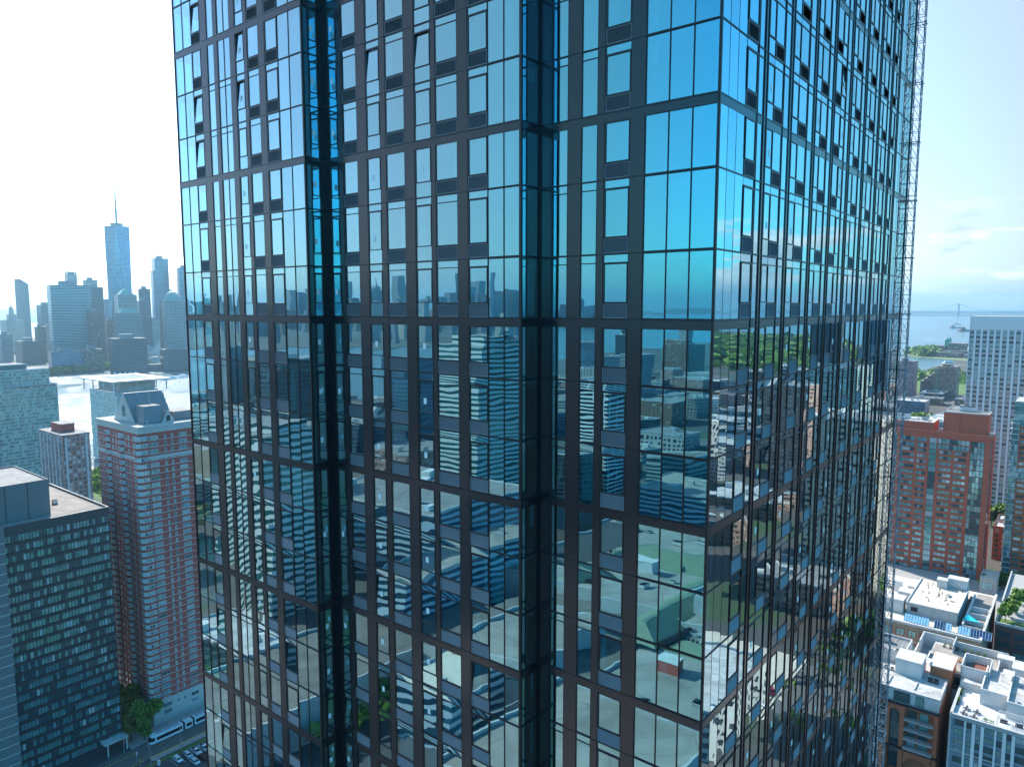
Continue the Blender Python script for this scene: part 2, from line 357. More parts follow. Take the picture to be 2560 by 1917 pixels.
# operable sashes seen swung out: (section, cell start, line index)
zl = [round(l[0]-CAM_Z, 1) for l in LINES]
def near_line(zrel): return min(range(len(zl)), key=lambda i: abs(zl[i]-zrel))
for sname, cs, zr in (('L', 6.02, 17.62), ('L', 6.02, 14.67), ('M', 9.99, 14.7), ('M', 6.02, 14.7), ('E', None, 14.7), ('L', 2.42, -21.6), ('M', 2.10, -18.62), ('R', 5.9, 99),
                      ('M', 9.99, -15.6), ('M', 13.68, -24.6), ('L', 11.22, 11.7), ('L', 11.22, 14.7), ('L', 11.22, 20.6), ('L', 11.22, -21.6), ('L', 11.22, -30.6)):
    OPEN.add((sname, cs, near_line(zr)))
epick = [c for c in fc if c[0] == 'O'][3][1]
OPEN.add(('E', epick, near_line(14.7)))
for sn, S in SECS.items():
    for li in range(len(LINES)-1):
        zt, isband = LINES[li]; zb = LINES[li+1][0]
        far = sn in ('N',) or (sn == 'S')
        for (k, s0, s1) in S['cells']:
            if k == 'P': continue
            T = zt-.045-(SP_H if isband else 0); B = zb+.045
            pc = sec_pt(S, (s0+s1)/2, 0); X = TA+pc[0]; Y = TB+pc[1]
            if k == 'F' and isband is False or k == 'F': tr_ = None
            it = dict(S=S, sn=sn, k=k, s0=s0, s1=s1, T=T, B=B, band=isband, li=li,
                      key=pxsize(X, Y, (T+B)/2, (s1-s0)*(T-B))*(0.02 if sn in 'SN' else .5 if sn == 'E' else 1))
            wins.append(it)
            if k in 'WV': lous.append(it)
def make_window(it, fm, gm, xm):
    S, k, s0, s1, T, B = it['S'], it['k'], it['s0'], it['s1'], it['T'], it['B']
    op = (it['sn'], s0, it['li']) in OPEN
    gt = T
    if not it['band'] and k != 'F':
        tz = T-.33; pane(gm, S, s0, s1, tz, T); sbox(fm, S, s0, s1, -.05, .03, tz-.045, tz); gt = tz-.045
    if k == 'F': pane(gm, S, s0, s1, B, T)
    elif k == 'T': pane(gm, S, s0, s1, B, gt)
    elif k == 'V': sbox(fm, S, s0, s1, -.05, .03, B+.68, B+.75); pane(gm, S, s0, s1, B+.75, gt)
    elif k == 'W':
        zb = B+.70; frame(fm, S, s0, s1, zb, gt, .055, .05)
        if op: pane(xm, S, s0+.06, s1-.06, zb+.06, gt-.10, .035, radians(4))
        else: pane(gm, S, s0+.055, s1-.055, zb+.055, gt-.055, .01)
    elif k == 'O':
        zb = B+.74; frame(fm, S, s0, s1, zb, gt, .045, .05); pane(gm, S, s0, s1, B, zb)
        if op: pane(xm, S, s0+.05, s1-.05, zb+.05, gt-.10, .035, radians(4))
        else: pane(gm, S, s0+.045, s1-.045, zb+.045, gt-.045, .01)
def make_louvre(it, mb):
    S, s0, s1, B = it['S'], it['s0'], it['s1'], it['B']
    z0, z1 = B, B+.66
    if it['k'] == 'W': z1 = B+.68
    frame(mb, S, s0, s1, z0, z1, .035, .04)
    n = 9; st = (z1-z0-.07)/n
    ax, ay = S['a']; nn = S['n']; flip = ay*nn[0]-ax*nn[1] < 0
    for i in range(n):
        zz = z0+.035+i*st
        p = [sec_pt(S, s0+.03, .03), sec_pt(S, s1-.03, .03), sec_pt(S, s1-.03, -.03), sec_pt(S, s0+.03, -.03)]
        q = [(p[0][0], p[0][1], zz), (p[1][0], p[1][1], zz), (p[2][0], p[2][1], zz+st*1.05), (p[3][0], p[3][1], zz+st*1.05)]
        mb.quad(q[::-1] if flip else q, 0)
        if False: pass
    a = sec_pt(S, s0+.03, -.06); b = sec_pt(S, s1-.03, -.06)
    q = [(a[0], a[1], z0), (b[0], b[1], z0), (b[0], b[1], z1), (a[0], a[1], z1)]
    mb.quad(q, 1)
T1, T2 = top_n(wins, 100, lambda i: i['key'])
opened = [w for w in wins if (w['sn'], w['s0'], w['li']) in OPEN and w['k'] in 'WO']
restf = MB(); restg = MB(); fr_all = []
for it in T1:
    f_, g_, x_ = MB(), MB(), MB(); make_window(it, f_, g_, x_)
    if it['k'] in 'F': frame(f_, it['S'], it['s0'], it['s1'], it['B'], it['T'], .02, .012)
    elif not f_.f: frame(f_, it['S'], it['s0'], it['s1'], it['B'], it['T'], .02, .012)
    w = f_.build('window', FRM, tower); g_.build('pane', G_T, w)
    if x_.f: tag(x_.build('open_sash', G_T, w), 'window sash tilted open', None)
for it in T2:
    x_ = MB(); make_window(it, restf, restg, x_)
    if x_.f: tag(x_.build('open_sash', G_T, tower), 'window sash tilted open', None)
tag(restf.build('window_frames', FRM, tower), None, None, kind='stuff')
tag(restg.build('window_panes', G_T, tower), None, None, kind='stuff')
T1, T2 = top_n(lous, 100, lambda i: i['key'])
for it in T1:
    l_ = MB(); make_louvre(it, l_); l_.build('louvre_grille', [LOU, BLK], tower)
l_ = MB()
for it in T2: make_louvre(it, l_)
tag(l_.build('louvre_grilles', [LOU, BLK], tower), None, None, kind='stuff')
ZB = LINES[-1][0]
fl = MB(); jt = MB()
for sn, S in SECS.items():
    cs = S['cells']
    for (k, s0, s1) in cs:
        if k == 'P':
            c_ = MB()
            for li in range(len(LINES)-1): sbox(c_, S, s0, s1, -.12, .012 if sn == 'E' else .045, LINES[li+1][0]+.02, LINES[li][0]-.02)
            c_.build('metal_cladding_strip', MET, tower)
    # gaskets between cells
    bd = [(0.0, cs[0][1])]+[(cs[i][2], cs[i+1][1]) for i in range(len(cs)-1)]+[(cs[-1][2], S['L'])]
    for (u0, u1) in bd:
        if u1-u0 > .001: sbox(fl, S, u0-.008 if sn != 'E' else u0+.004, u1+.008 if sn != 'E' else max(u0+.012, u1-.004), -.12, .008 if sn == 'E' else .03, ZB, ZTOP)
    for (zt, b_) in LINES:
        sbox(jt, S, 0, S['L'], -.10, .052 if sn != 'E' else .03, zt-.032, zt+.032)
fl.build('mullions', BLK, tower); jt.build('floor_joints', FRM, tower)
rest = MB()
for i, (zt, b_) in enumerate(LINES):
    if not b_: continue
    for sn, S in SECS.items():
        vis = sn in ('R', 'M', 'L', 'E', 'R2', 'M2') and -36 < zt-CAM_Z < 30
        m_ = MB() if vis else rest
        sbox(m_, S, .01, S['L']-.01, -.11, .016 if sn == 'E' else .04, zt-.04-SP_H, zt-.042)
        if vis: m_.build('spandrel_band', MET, tower)
tag(rest.build('spandrel_bands', MET, tower), None, None, kind='stuff')
for s_ in FINS:
    m_ = MB(); sbox(m_, SECS['E'], s_-.018, s_+.018, .0, .055, ZB, ZTOP, 0); m_.build('vertical_fin', MET, tower)
# corner posts
m_ = MB()
for (x, y) in ((0, 0), (-9.155, -1.53), (-24.155, -2.96), (-38.905, -2.96), (0, 37.55)): m_.box(x-.05 if x < 0 else x-.06, x+.05, y-.05, y+.06, ZB, ZTOP)
m_.build('corner_posts', BLK, tower)
# floors, core, partitions
out = [(-.15, .15), (-.15, 37.4), (-38.75, 37.4), (-38.75, -2.8), (-24.3, -2.8), (-24.3, -1.38), (-9.3, -1.38), (-9.3, .15)]
m_ = MB()
for (zt, b_) in LINES: m_.prism(out, zt-.34, zt-.06)
m_.build('floor_slabs', SLABM, tower)
m_ = MB(); m_.box(-33, -6.2, 6.0, 31.5, 0, ZTOP)
for S in (SECS['R'], SECS['M'], SECS['L']):
    for (k, s0, s1) in S['cells']:
        if k == 'P' and s1-s0 > .55:
            p = sec_pt(S, (s0+s1)/2, 0); m_.box(p[0]-.08, p[0]+.08, p[1]+.15, 6.0, ZB, ZTOP)
for (k, s0, s1) in SECS['E']['cells'][5::6]: m_.box(-6.2, -.15, (s0+s1)/2-.08, (s0+s1)/2+.08, ZB, ZTOP)
m_.build('core_and_partitions', WALLI, tower)
# curtains and stickers just behind panes
m_ = MB(); m2 = MB()
rr = random.Random(5)
for it in wins:
    if it['sn'] in 'SN': continue
    S, s0, s1, T, B = it['S'], it['s0'], it['s1'], it['T'], it['B']
    r = rr.random()
    if r < .22:
        w_ = (s1-s0)*rr.choice((.25, .4, 1.0)); a_ = s0 if rr.random() < .5 else s1-w_
        zb_ = B+.1 if rr.random() < .6 else B+(T-B)*rr.uniform(.3, .7)
        sbox(m_, S, a_+.02, a_+w_-.02, -.20, -.18, zb_, T)
    if it['k'] in 'O' and r > .35:
        c_ = (s0+s1)/2+.08; sbox(m2, S, c_-.11, c_+.11, .012, .016, B+1.25, B+1.58)
m_.build('curtains', CURT, tower); m2.build('paper_stickers', LABELM, tower)
# roof and base
m_ = MB(); m_.prism(out, ZTOP-.3, ZTOP+.2); m_.box(-34, -5, 6, 32, ZTOP, ZTOP+7); m_.prism([(0, 0), (0, 37.6), (-38.9, 37.6), (-38.9, -3), (-24.2, -3), (-24.2, -1.6), (-9.2, -1.6), (-9.2, 0)], 0, ZB-.1)
m_.build('roof_plant_and_base', MET, tower)
# ------------------------------------------------------------------ land, water, hills
def ground_poly(name, pts, z, m, z0=None):
    mb = MB()
    if z0 is None: mb.quad([(x, y, z) for x, y in pts])
    else: mb.prism(pts, z0, z)
    o = mb.build(name, m); o['kind'] = 'structure'; return o
def water_mat():
    m, t, o = newmat('river water')
    p = N(t, 'ShaderNodeBsdfPrincipled'); t.links.new(p.outputs[0], o.inputs[0])
    p.inputs['Base Color'].default_value = (0.06, 0.15, 0.18, 1); p.inputs['Roughness'].default_value = 0.2; p.inputs['IOR'].default_value = 1.33
    tcn = N(t, 'ShaderNodeTexCoord')
    n = N(t, 'ShaderNodeTexNoise', i_Scale=0.09, i_Detail=8.0, i_Roughness=0.72); t.links.new(tcn.outputs['Object'], n.inputs[0])
    big = N(t, 'ShaderNodeTexNoise', i_Scale=0.004, i_Detail=5.0, i_Distortion=0.6); t.links.new(tcn.outputs['Object'], big.inputs[0])
    st = RAMP(t, big.outputs[0], [(0.40, 0.22), (0.58, 1.0)])
    b = N(t, 'ShaderNodeBump', i_Distance=3.6); t.links.new(st, b.inputs['Strength']); t.links.new(n.outputs[0], b.inputs['Height']); t.links.new(b.outputs[0], p.inputs['Normal'])
    return m
ground_poly('river_water', [(-34000, -34000), (34000, -34000), (34000, 34000), (-34000, 34000)], -1.5, water_mat())
def city_ground():
    m, t, o = newmat('city ground')
    p = N(t, 'ShaderNodeBsdfPrincipled'); t.links.new(p.outputs[0], o.inputs[0]); p.inputs['Roughness'].default_value = 0.9
    tcn = N(t, 'ShaderNodeTexCoord'); n = N(t, 'ShaderNodeTexNoise', i_Scale=0.012, i_Detail=9.0, i_Roughness=0.7); t.links.new(tcn.outputs['Object'], n.inputs[0])
    v = N(t, 'ShaderNodeTexVoronoi', i_Scale=0.02); t.links.new(tcn.outputs['Object'], v.inputs[0])
    g = MIX(t, RAMP(t, n.outputs[0], [(0.42, 0.0), (0.5, 1.0)]), (0.04, 0.075, 0.025), (0.07, 0.068, 0.066))
    sv = N(t, 'ShaderNodeSeparateColor'); t.links.new(v.outputs['Color'], sv.inputs[0])
    g2 = MIX(t, RAMP(t, sv.outputs[0], [(0.6, 0.0), (0.62, 1.0)]), g, MIX(t, sv.outputs[1], (0.07, 0.05, 0.04), (0.13, 0.125, 0.12)))
    t.links.new(g2, p.inputs['Base Color']); return m
CITY = city_ground()
GRASS = mat('park grass', (0.085, 0.16, 0.035), 0.95, var=0.35, scale=0.02)
ASPH = mat('asphalt', (0.060, 0.062, 0.066), 0.9, var=0.25, scale=0.15)
jersey = [(1009, 1790), (1400, 2250), (1900, 2300), (2700, 2150), (3400, 2300), (4200, 2450), (5200, 1700), (9000, -1500), (26000, -9000), (22000, -26000), (-4000, -26000), (-5500, -9000),
          (-4200, -3300), (-2650, -1080), (-1850, -330), (-1340, -60), (-1215, 40), (-1330, 190), (-1350, 280), (-940, 470), (-620, 590), (-430, 700), (-200, 860), (200, 1200), (600, 1560)]
ground_poly('shore_land', jersey, 0.0, CITY, -6)
manh = [(-1014, 2330), (-1064, 1800), (-1075, 1690), (-1450, 1400), (-2300, 1000), (-2950, 560), (-3010, 0), (-3110, -350), (-5800, -1970), (-9500, -4300), (-26000, -9000), (-26000, 20000), (-9000, 16000), (-5200, 5600), (-2200, 3600), (-1150, 2900)]
ground_poly('island_land', manh, 0.2, CITY, -6)
ground_poly('far_bay_land', [(-900, 4600), (800, 6700), (1700, 7700), (3100, 8500), (4300, 9000), (5200, 9700), (4600, 11300), (6500, 12600), (30000, 13500), (30000, 33000), (-26000, 33000), (-26000, 16500), (-9000, 12000), (-4000, 6500)], 0.3, mat('far land cover', (0.05, 0.085, 0.06), 0.95, var=0.6, scale=0.006), -6)
def ridge(name, pts, hmax, seed, width=1500):
    r = random.Random(seed); mb = MB(); n = 60; rows = []
    ph = [r.uniform(0, 6.28) for _ in range(6)]
    tot = len(pts)-1; P = []
    for i in range(n+1):
        t = i/n*tot; k = min(int(t), tot-1); f = t-k
        P.append((pts[k][0]+(pts[k+1][0]-pts[k][0])*f, pts[k][1]+(pts[k+1][1]-pts[k][1])*f, i/n))
    vs = []
    for (x, y, t) in P:
        e = min(1, t*9, (1-t)*9); L = hypot(x, y); ux, uy = x/L, y/L
        hh = hmax*e*(.62+.2*sin(7*t+ph[0])+.12*sin(17*t+ph[1])+.06*sin(41*t+ph[2]))
        vs.append([(x+ux*width*q, y+uy*width*q, hh*w_) for q, w_ in ((-1, 0), (-.55, .45), (0, 1.0), (.6, .7), (1.4, 0))])
    for i in range(n):
        for j in range(4): mb.quad([vs[i][j], vs[i+1][j], vs[i+1][j+1], vs[i][j+1]])
    o = mb.build(name, mat('hill cover', (0.05, 0.075, 0.055), 0.95, var=0.4, scale=0.004), smooth=True); o['kind'] = 'structure'
ridge('hills', [(-22000, 18000), (-9000, 21000), (2000, 19500), (9000, 19000), (15000, 17500), (22000, 15500)], 105, 1)
ridge('hills', [(24000, 14000), (21000, 7000), (21500, 0), (19000, -8000), (13000, -16000)], 170, 2)
ridge('hills', [(9000, -19000), (0, -20500), (-10000, -19000), (-17000, -12000), (-20000, -4000), (-21500, 6000)], 150, 3)
ridge('hills', [(-9800, -6200), (-8600, -7600), (-7000, -8800)], 130, 4, 500)

# ------------------------------------------------------------------ far towers
WB = dict(
 blue=facade_mat('blue glass wall', (0.10, 0.17, 0.23), (0.08, 0.16, 0.24), 3.2, 4.0, .9, .72, litp=0, gmetal=.6, wrough=.5),
 pale=facade_mat('pale stone wall', (0.42, 0.42, 0.40), (0.07, 0.10, 0.13), 3.4, 3.9, .55, .55, litp=.02),
 brown=facade_mat('brown brick wall', (0.24, 0.14, 0.10), (0.07, 0.09, 0.11), 3.6, 3.4, .5, .5, litp=.15),
 grey=facade_mat('grey concrete wall', (0.27, 0.28, 0.29), (0.06, 0.09, 0.12), 3.0, 3.6, .6, .5, litp=.0),
 strip=facade_mat('banded office wall', (0.36, 0.40, 0.41), (0.05, 0.13, 0.16), 40.0, 4.1, 1.0, .55, litp=0, gmetal=.5),
 grid=facade_mat('stone grid wall', (0.33, 0.31, 0.29), (0.05, 0.09, 0.13), 3.2, 3.9, .62, .62, litp=0, gmetal=.6),
 cream=facade_mat('cream masonry wall', (0.50, 0.46, 0.38), (0.10, 0.12, 0.13), 3.2, 3.5, .45, .5, litp=.1),
 dark=facade_mat('dark glass wall', (0.07, 0.09, 0.11), (0.04, 0.07, 0.09), 3.0, 3.8, .85, .7, litp=0, gmetal=.6, wrough=.5),
)
ROOF = membrane('grey roof membrane', (0.14, 0.135, 0.13), (0.27, 0.26, 0.25), (0.10, 0.10, 0.10))
WROOF = membrane('white roof membrane', (0.28, 0.275, 0.265), (0.54, 0.53, 0.51), (0.22, 0.215, 0.21))
COPPER = mat('green copper roof', (0.16, 0.34, 0.30), 0.6)
SLATE = mat('slate grey roof', (0.235, 0.22, 0.225), 0.6, var=0.12)
STEEL = mat('painted steel', (0.30, 0.32, 0.34), 0.5, 0.4)
def tower_px(name, label, x0, x1, ytop, D, wall, rot=0.35, depth=None, cat='skyscraper', group=None, extra=None, shape='box', roof=None, z0=0.0):
    """far building: left and right edge on the horizon row, roof row, depth from the camera"""
    u0, v, w = ray(x0, 767); X0 = u0*D/v; u1, v, w = ray(x1, 767); X1 = u1*D/v
    wd_ = X1-X0; xc, yc = (X0+X1)/2, D
    h = CAM_Z+((958.5-ytop)*CP-FPX*SP)/(FPX*CP+(958.5-ytop)*SP)*D
    dep = depth or wd_*.9
    c, s_ = abs(cos(rot)), abs(sin(rot)); bw = max(6, (wd_-dep*s_)/c) if wd_ > dep*s_ else wd_*.6
    e = tag(bpy.data.objects.new(name, None), label, cat, group); COL.objects.link(e)
    e.location = (xc, yc, z0); az = math.atan2(xc, yc); e.rotation_euler = (0, 0, rot-az)
    hw, hd = bw/2, dep/2
    mb = MB()
    if shape == 'box': mb.prism([(-hw, -hd), (hw, -hd), (hw, hd), (-hw, hd)], 0, h, 0, 1)
    elif shape == 'step':
        mb.box(-hw, hw, -hd, hd, 0, h*.72, 0, 1); mb.box(-hw*.8, hw*.8, -hd*.8, hd*.8, h*.72, h*.9, 0, 1); mb.box(-hw*.55, hw*.55, -hd*.55, hd*.55, h*.9, h, 0, 1)
    elif shape == 'slant':
        mb.prism([(-hw, -hd), (hw, -hd), (hw, hd), (-hw, hd)], 0, h*.93, 0, 1)
        k = MB(); mb.quad([(-hw, -hd, h*.93), (hw, -hd, h*.93), (-hw, -hd, h)]); mb.quad([(hw, hd, h*.93), (-hw, hd, h*.93), (-hw, hd, h)]); mb.quad([(hw, -hd, h*.93), (hw, hd, h*.93), (-hw, hd, h), (-hw, -hd, h)], 1)
        mb.quad([(-hw, hd, h*.93), (-hw, -hd, h*.93), (-hw, -hd, h), (-hw, hd, h)])
    mb.build('wall', [wall, roof or ROOF], e)
    if shape in ('box', 'step') and wd_ > 25 and not extra:
        q = MB(); k = .55 if shape == 'step' else 1
        q.box(-hw*.5*k, hw*.3*k, -hd*.5*k, hd*.5*k, h, h+6+wd_*.05); q.build('roof_plant', WB['grey'], e)
    if extra: extra(e, hw, hd, h)
    return e
def pyr(mtl, f=1.0, hh=.16):
    def fn(e, hw, hd, h):
        q = MB(); a = hw*f; b = hd*f; k = h*hh; q.prism([(-a, -b), (a, -b), (a, b), (-a, b)], h, h+k, 0, 0, [(0, 0)]*4); q.build('roof', mtl, e)
    return fn
# --- One tall tower with its spire
def wtc():
    D = 2330; u, v, w = ray(303, 767); e = tag(bpy.data.objects.new('faceted_skyscraper', None), 'tallest blue glass skyscraper with faceted sides and a needle spire', 'skyscraper'); COL.objects.link(e)
    e.location = (u*D/v, D, 0); az = math.atan2(u, v); e.rotation_euler = (0, 0, -az+radians(-4))
    H = 160+((958.5-566)*CP-FPX*SP)/(FPX*CP+(958.5-566)*SP)*D
    r = 32.0; B = [(-r, -r), (r, -r), (r, r), (-r, r)]; q = r*.98; T = [(0, -q*1.05), (q*1.05, 0), (0, q*1.05), (-q*1.05, 0)]
    # roof square is turned 45 degrees: eight tall triangles
    mb = MB(); z0 = 56
    mb.prism(B, 0, z0, 0)
    rt = 35.0; T = [(rt*cos(-pi/2+k*pi/2-.0), rt*sin(-pi/2+k*pi/2)) for k in range(4)]
    for k in range(4):
        b0, b1 = B[k], B[(k+1) % 4]; t0 = T[k]; t1 = T[(k+1) % 4]
        mb.quad([(b0[0], b0[1], z0), (b1[0], b1[1], z0), (t0[0], t0[1], H)], 0, [(0, z0), (60, z0), (30, H)])
        mb.quad([(b1[0], b1[1], z0), (t1[0], t1[1], H), (t0[0], t0[1], H)], 0, [(60, z0), (75, H), (30, H)])
    mb.quad([(t[0], t[1], H) for t in T], 1)
    glass = facade_mat('tall tower glass', (0.16, 0.24, 0.30), (0.12, 0.22, 0.32), 3.0, 4.2, .96, .88, litp=0, gmetal=.75, wrough=.3, grough=.15)
    mb.build('wall', [glass, ROOF], e)
    m = MB(); m.tube((0, 0, H), (0, 0, H+8), 16, 16, 16); 
    for k in range(20):
        a = k*2*pi/20; m.tube((15*cos(a), 15*sin(a), H), (19*cos(a), 19*sin(a), H+9), .7)
    for zz in (4, 8): 
        for k in range(20):
            a = k*2*pi/20; b = (k+1)*2*pi/20; m.tube((18*cos(a), 18*sin(a), H+zz), (18*cos(b), 18*sin(b), H+zz), .7)
    m.build('antenna_ring', STEEL, e)
    m = MB(); SH = 134; m.tube((0, 0, H), (0, 0, H+SH*.35), 3.8, 3.0, 8); m.tube((0, 0, H+SH*.35), (0, 0, H+SH*.38), 4.2, 4.2, 8); m.tube((0, 0, H+SH*.38), (0, 0, H+SH*.7), 2.6, 2.2, 8); m.tube((0, 0, H+SH*.7), (0, 0, H+SH), 1.9, .9, 8)
    for k in range(3):
        a = k*2*pi/3+.5; m.tube((15*cos(a), 15*sin(a), H+3), (2*cos(a), 2*sin(a), H+SH*.34), .35)
    for zz in (.5, .58, .66, .76): m.tube((0, 0, H+SH*zz), (0, 0, H+SH*zz+1.5), 3.0, 3.0, 8)
    m.build('spire', STEEL, e)
wtc()
def spire_fn(e, hw, hd, h):
    q = MB(); q.box(-hw*.42, hw*.42, -hd*.42, hd*.42, h, h+20); q.tube((0, 0, h+20), (0, 0, h+38), hw*.3, hw*.26, 10); q.dome(0, 0, h+38, hw*.28, hw*.28, 9); q.tube((0, 0, h+45), (0, 0, h+62), 2, .4); q.build('cupola', WB['cream'], e)
def dome_fn(e, hw, hd, h):
    q = MB(); q.box(-hw*.86, hw*.86, -hd*.86, hd*.86, h, h+5); q.dome(0, 0, h+5, hw*.8, hd*.8, 20, n=20); q.build('dome', COPPER, e)
def crown_fn(e, hw, hd, h):
    q = MB()
    for k in range(4):
        x = (-1, 1, 1, -1)[k]*hw*.8; y = (-1, -1, 1, 1)[k]*hd*.8; q.box(x-2, x+2, y-2, y+2, h, h+9)
    q.box(-hw*.6, hw*.6, -hd*.6, hd*.6, h, h+8); q.build('crown', WB['grey'], e)
tower_px('spired_tower', 'old pale tower with a stepped top and small cupola, far left of the skyline', 2, 52, 800, 2560, WB['cream'], .3, extra=spire_fn)
tower_px('slender_tower', 'slender rippled steel tower with a slanted top, left of the banded glass block', 43, 72, 698, 2750, WB['grey'], .5, shape='slant')
tower_px('slab_tower', 'wide pinkish grey slab tower behind the cream low block', 94, 130, 762, 2500, WB['grey'], .3)
tower_px('masonry_block', 'low cream masonry block with a flat roof beneath the pinkish slab', 104, 134, 815, 2200, WB['cream'], .3)
tower_px('banded_tower', 'broad pale tower with horizontal glass bands and a lower left shoulder', 128, 222, 713, 1950, WB['strip'], .22, 40)
tower_px('shoulder_tower', 'low glass shoulder with a rooftop crane beside the banded tower', 121, 142, 735, 1930, WB['strip'], .22, 30)
tower_px('crowned_tower', 'old grey tower with corner turrets rising behind the banded tower', 169, 195, 686, 2500, WB['pale'], .3, extra=crown_fn)
tower_px('square_tower', 'pale square topped tower behind the dark curved glass one', 213, 245, 700, 2500, WB['pale'], .25)
tower_px('blue_tower', 'dark blue glass tower just left of the tallest skyscraper', 214, 257, 718, 2150, WB['dark'], .3)
tower_px('brick_tower', 'brown brick tower in front of the dark blue glass tower', 219, 247, 778, 1950, WB['brown'], .3)
tower_px('thin_tower', 'thin pale blue tower close beside the tallest skyscraper', 259, 274, 748, 2600, WB['blue'], .2)
tower_px('low_tower', 'pinkish apartment block under the thin tower', 261, 284, 800, 2050, WB['brown'], .2)
tower_px('pyramid_tower', 'stone grid tower with a green pyramid roof in front of the tallest skyscraper', 289, 340, 737, 1980, WB['grid'], .25, 44, extra=pyr(COPPER, .8, .10))
tower_px('stepped_tower', 'wide stone grid tower with a cut flat pyramid roof near the river', 286, 350, 782, 1900, WB['grid'], .25, 50, extra=lambda e, hw, hd, h: MB().prism([(-hw*.75, -hd*.75), (hw*.75, -hd*.75), (hw*.75, hd*.75), (-hw*.75, hd*.75)], h, h+12, 0, 0, [(-hw*.6, -hd*.6), (hw*.6, -hd*.6), (hw*.6, hd*.6), (-hw*.6, hd*.6)]).build('roof', COPPER, e) and None)
tower_px('river_block', 'low blue glass block with a fine grid at the far river edge', 272, 357, 845, 1760, WB['dark'], .2, 50)
tower_px('dark_tower', 'dark slab with a lower left step right of the pyramid tower', 349, 376, 722, 2250, WB['dark'], .3)
tower_px('step_block', 'dark lower step attached beside the dark slab', 341, 372, 752, 2200, WB['dark'], .3)
tower_px('braced_tower', 'tall pale blue tower with cross bracing and a set back top', 386, 424, 647, 2480, WB['blue'], .25, 40)
tower_px('lower_wing', 'narrow lower wing on the left side of the tall braced tower', 381, 395, 677, 2450, WB['blue'], .25, 30)
tower_px('small_tower', 'small square tower squeezed right of the braced tower', 422, 432, 724, 2600, WB['pale'], .2)
tower_px('domed_tower', 'stone grid tower with a round green dome by the river', 406, 457, 752, 1900, WB['grid'], .22, 46, extra=dome_fn)
tower_px('side_tower', 'dark narrow tower tucked left of the domed tower', 397, 412, 758, 1960, WB['dark'], .2)
tower_px('glass_slab', 'pale blue two tone glass slab half hidden by the near glass tower', 446, 480, 670, 2450, WB['blue'], .2)
tower_px('low_block', 'small pale block left of the slender rippled tower', -10, 22, 835, 2150, WB['grey'], .3)
tower_px('low_block', 'dark blue block at the foot of the slender rippled tower', 36, 92, 852, 2050, WB['dark'], .3)
tower_px('low_block', 'dark brick block between cream block and rippled tower', 84, 108, 817, 2100, WB['brown'], .3)
tower_px('low_block', 'pale low block behind the riverside trees, left of the far shore', 119, 198, 878, 1800, WB['blue'], .2, 40)
tower_px('low_block', 'brown low block with a curved roof by the far riverside trees', 199, 247, 872, 1830, WB['brown'], .2, 40)
tower_px('low_block', 'low dark block right of the glass vault at the far shore', 398, 470, 872, 1850, WB['dark'], .2, 40)
tower_px('low_block', 'low pale block behind the white winged hall', 366, 400, 800, 2300, WB['pale'], .2, 40)
# winged hall, vault, ferry shed
WHT = mat('white painted steel', (0.66, 0.66, 0.65), 0.5, var=0.05)
def far_empty(name, label, cat, px, D):
    u, v, w = ray(px, 767); e = tag(bpy.data.objects.new(name, None), label, cat); COL.objects.link(e); e.location = (u*D/v, D, 0); e.rotation_euler = (0, 0, -math.atan2(u, v)); return e
e = far_empty('winged_hall', 'white ribbed station hall with spreading wings between the far towers', 'station', 372, 2080)
for sgn in (-1, 1):
    mb = MB()
    for k in range(16):
        x = -26+k*3.4; z1 = 22+abs(x)*1.0; mb.quad([(x, sgn*3, 20), (x+2.4, sgn*3, 20), (x+2.4+sgn*2, sgn*(16+abs(x)*.4), z1+18), (x+sgn*2, sgn*(16+abs(x)*.4), z1+18)]); mb.box(x, x+2.4, sgn*3-1, sgn*3+1, 0, 20)
    mb.build('wing', WHT, e)
e = far_empty('glass_vault', 'round glass vaulted winter garden at the far river edge', 'hall', 381, 1850)
mb = MB()
for k in range(10):
    a0, a1 = pi*k/10, pi*(k+1)/10; mb.quad([(22*cos(a0), -20, 14+20*sin(a0)), (22*cos(a1), -20, 14+20*sin(a1)), (22*cos(a1), 20, 14+20*sin(a1)), (22*cos(a0), 20, 14+20*sin(a0))])
mb.box(-22, 22, -20, 20, 0, 14); mb.build('vault', WB['dark'], e)
e = far_empty('ferry_terminal', 'white tented ferry shed floating off the far shore', 'ferry terminal', 304, 1690)
mb = MB(); mb.box(-26, 26, -9, 9, -2, 3, 0)
for k in range(5):
    x = -26+k*10.4; mb.prism([(x, -9), (x+10.4, -9), (x+10.4, 9), (x, 9)], 3, 9, 0, 0, [(x+5.2, -4), (x+5.2, -4), (x+5.2, 4), (x+5.2, 4)])
mb.build('roof', WHT, e)
def boat(px, D, L, label, group=None, cat='boat', rot=0.2, cabin=True, hullm=None):
    e = far_empty('boat', label, cat, px, D); e.name = cat.replace(' ', '_'); e.location.z = -1.5; e.rotation_euler[2] += rot
    w = L*.2; mb = MB(); mb.prism([(-L/2, -w/2), (L*.3, -w/2), (L/2, 0), (L*.3, w/2), (-L/2, w/2)], 0, L*.09, 0, 0, [(-L/2, -w*.55), (L*.3, -w*.55), (L*.53, 0), (L*.3, w*.55), (-L/2, w*.55)]); mb.build('hull', hullm or WHT, e)
    if cabin:
        mb = MB(); k_ = .35 if L > 60 else 1; mb.box(-L*.4, (-.4+.58*k_)*L, -w*.4, w*.4, L*.09, L*.17); mb.box(-L*.36, (-.36+.4*k_)*L, -w*.3, w*.3, L*.17, L*.22); mb.build('cabin', hullm or WHT, e)
    if group: e['group'] = group
    return e
yl = ['farthest left', 'second from the left', 'third from the left', 'fourth from the left', 'second from the right', 'closest to the glass tower']
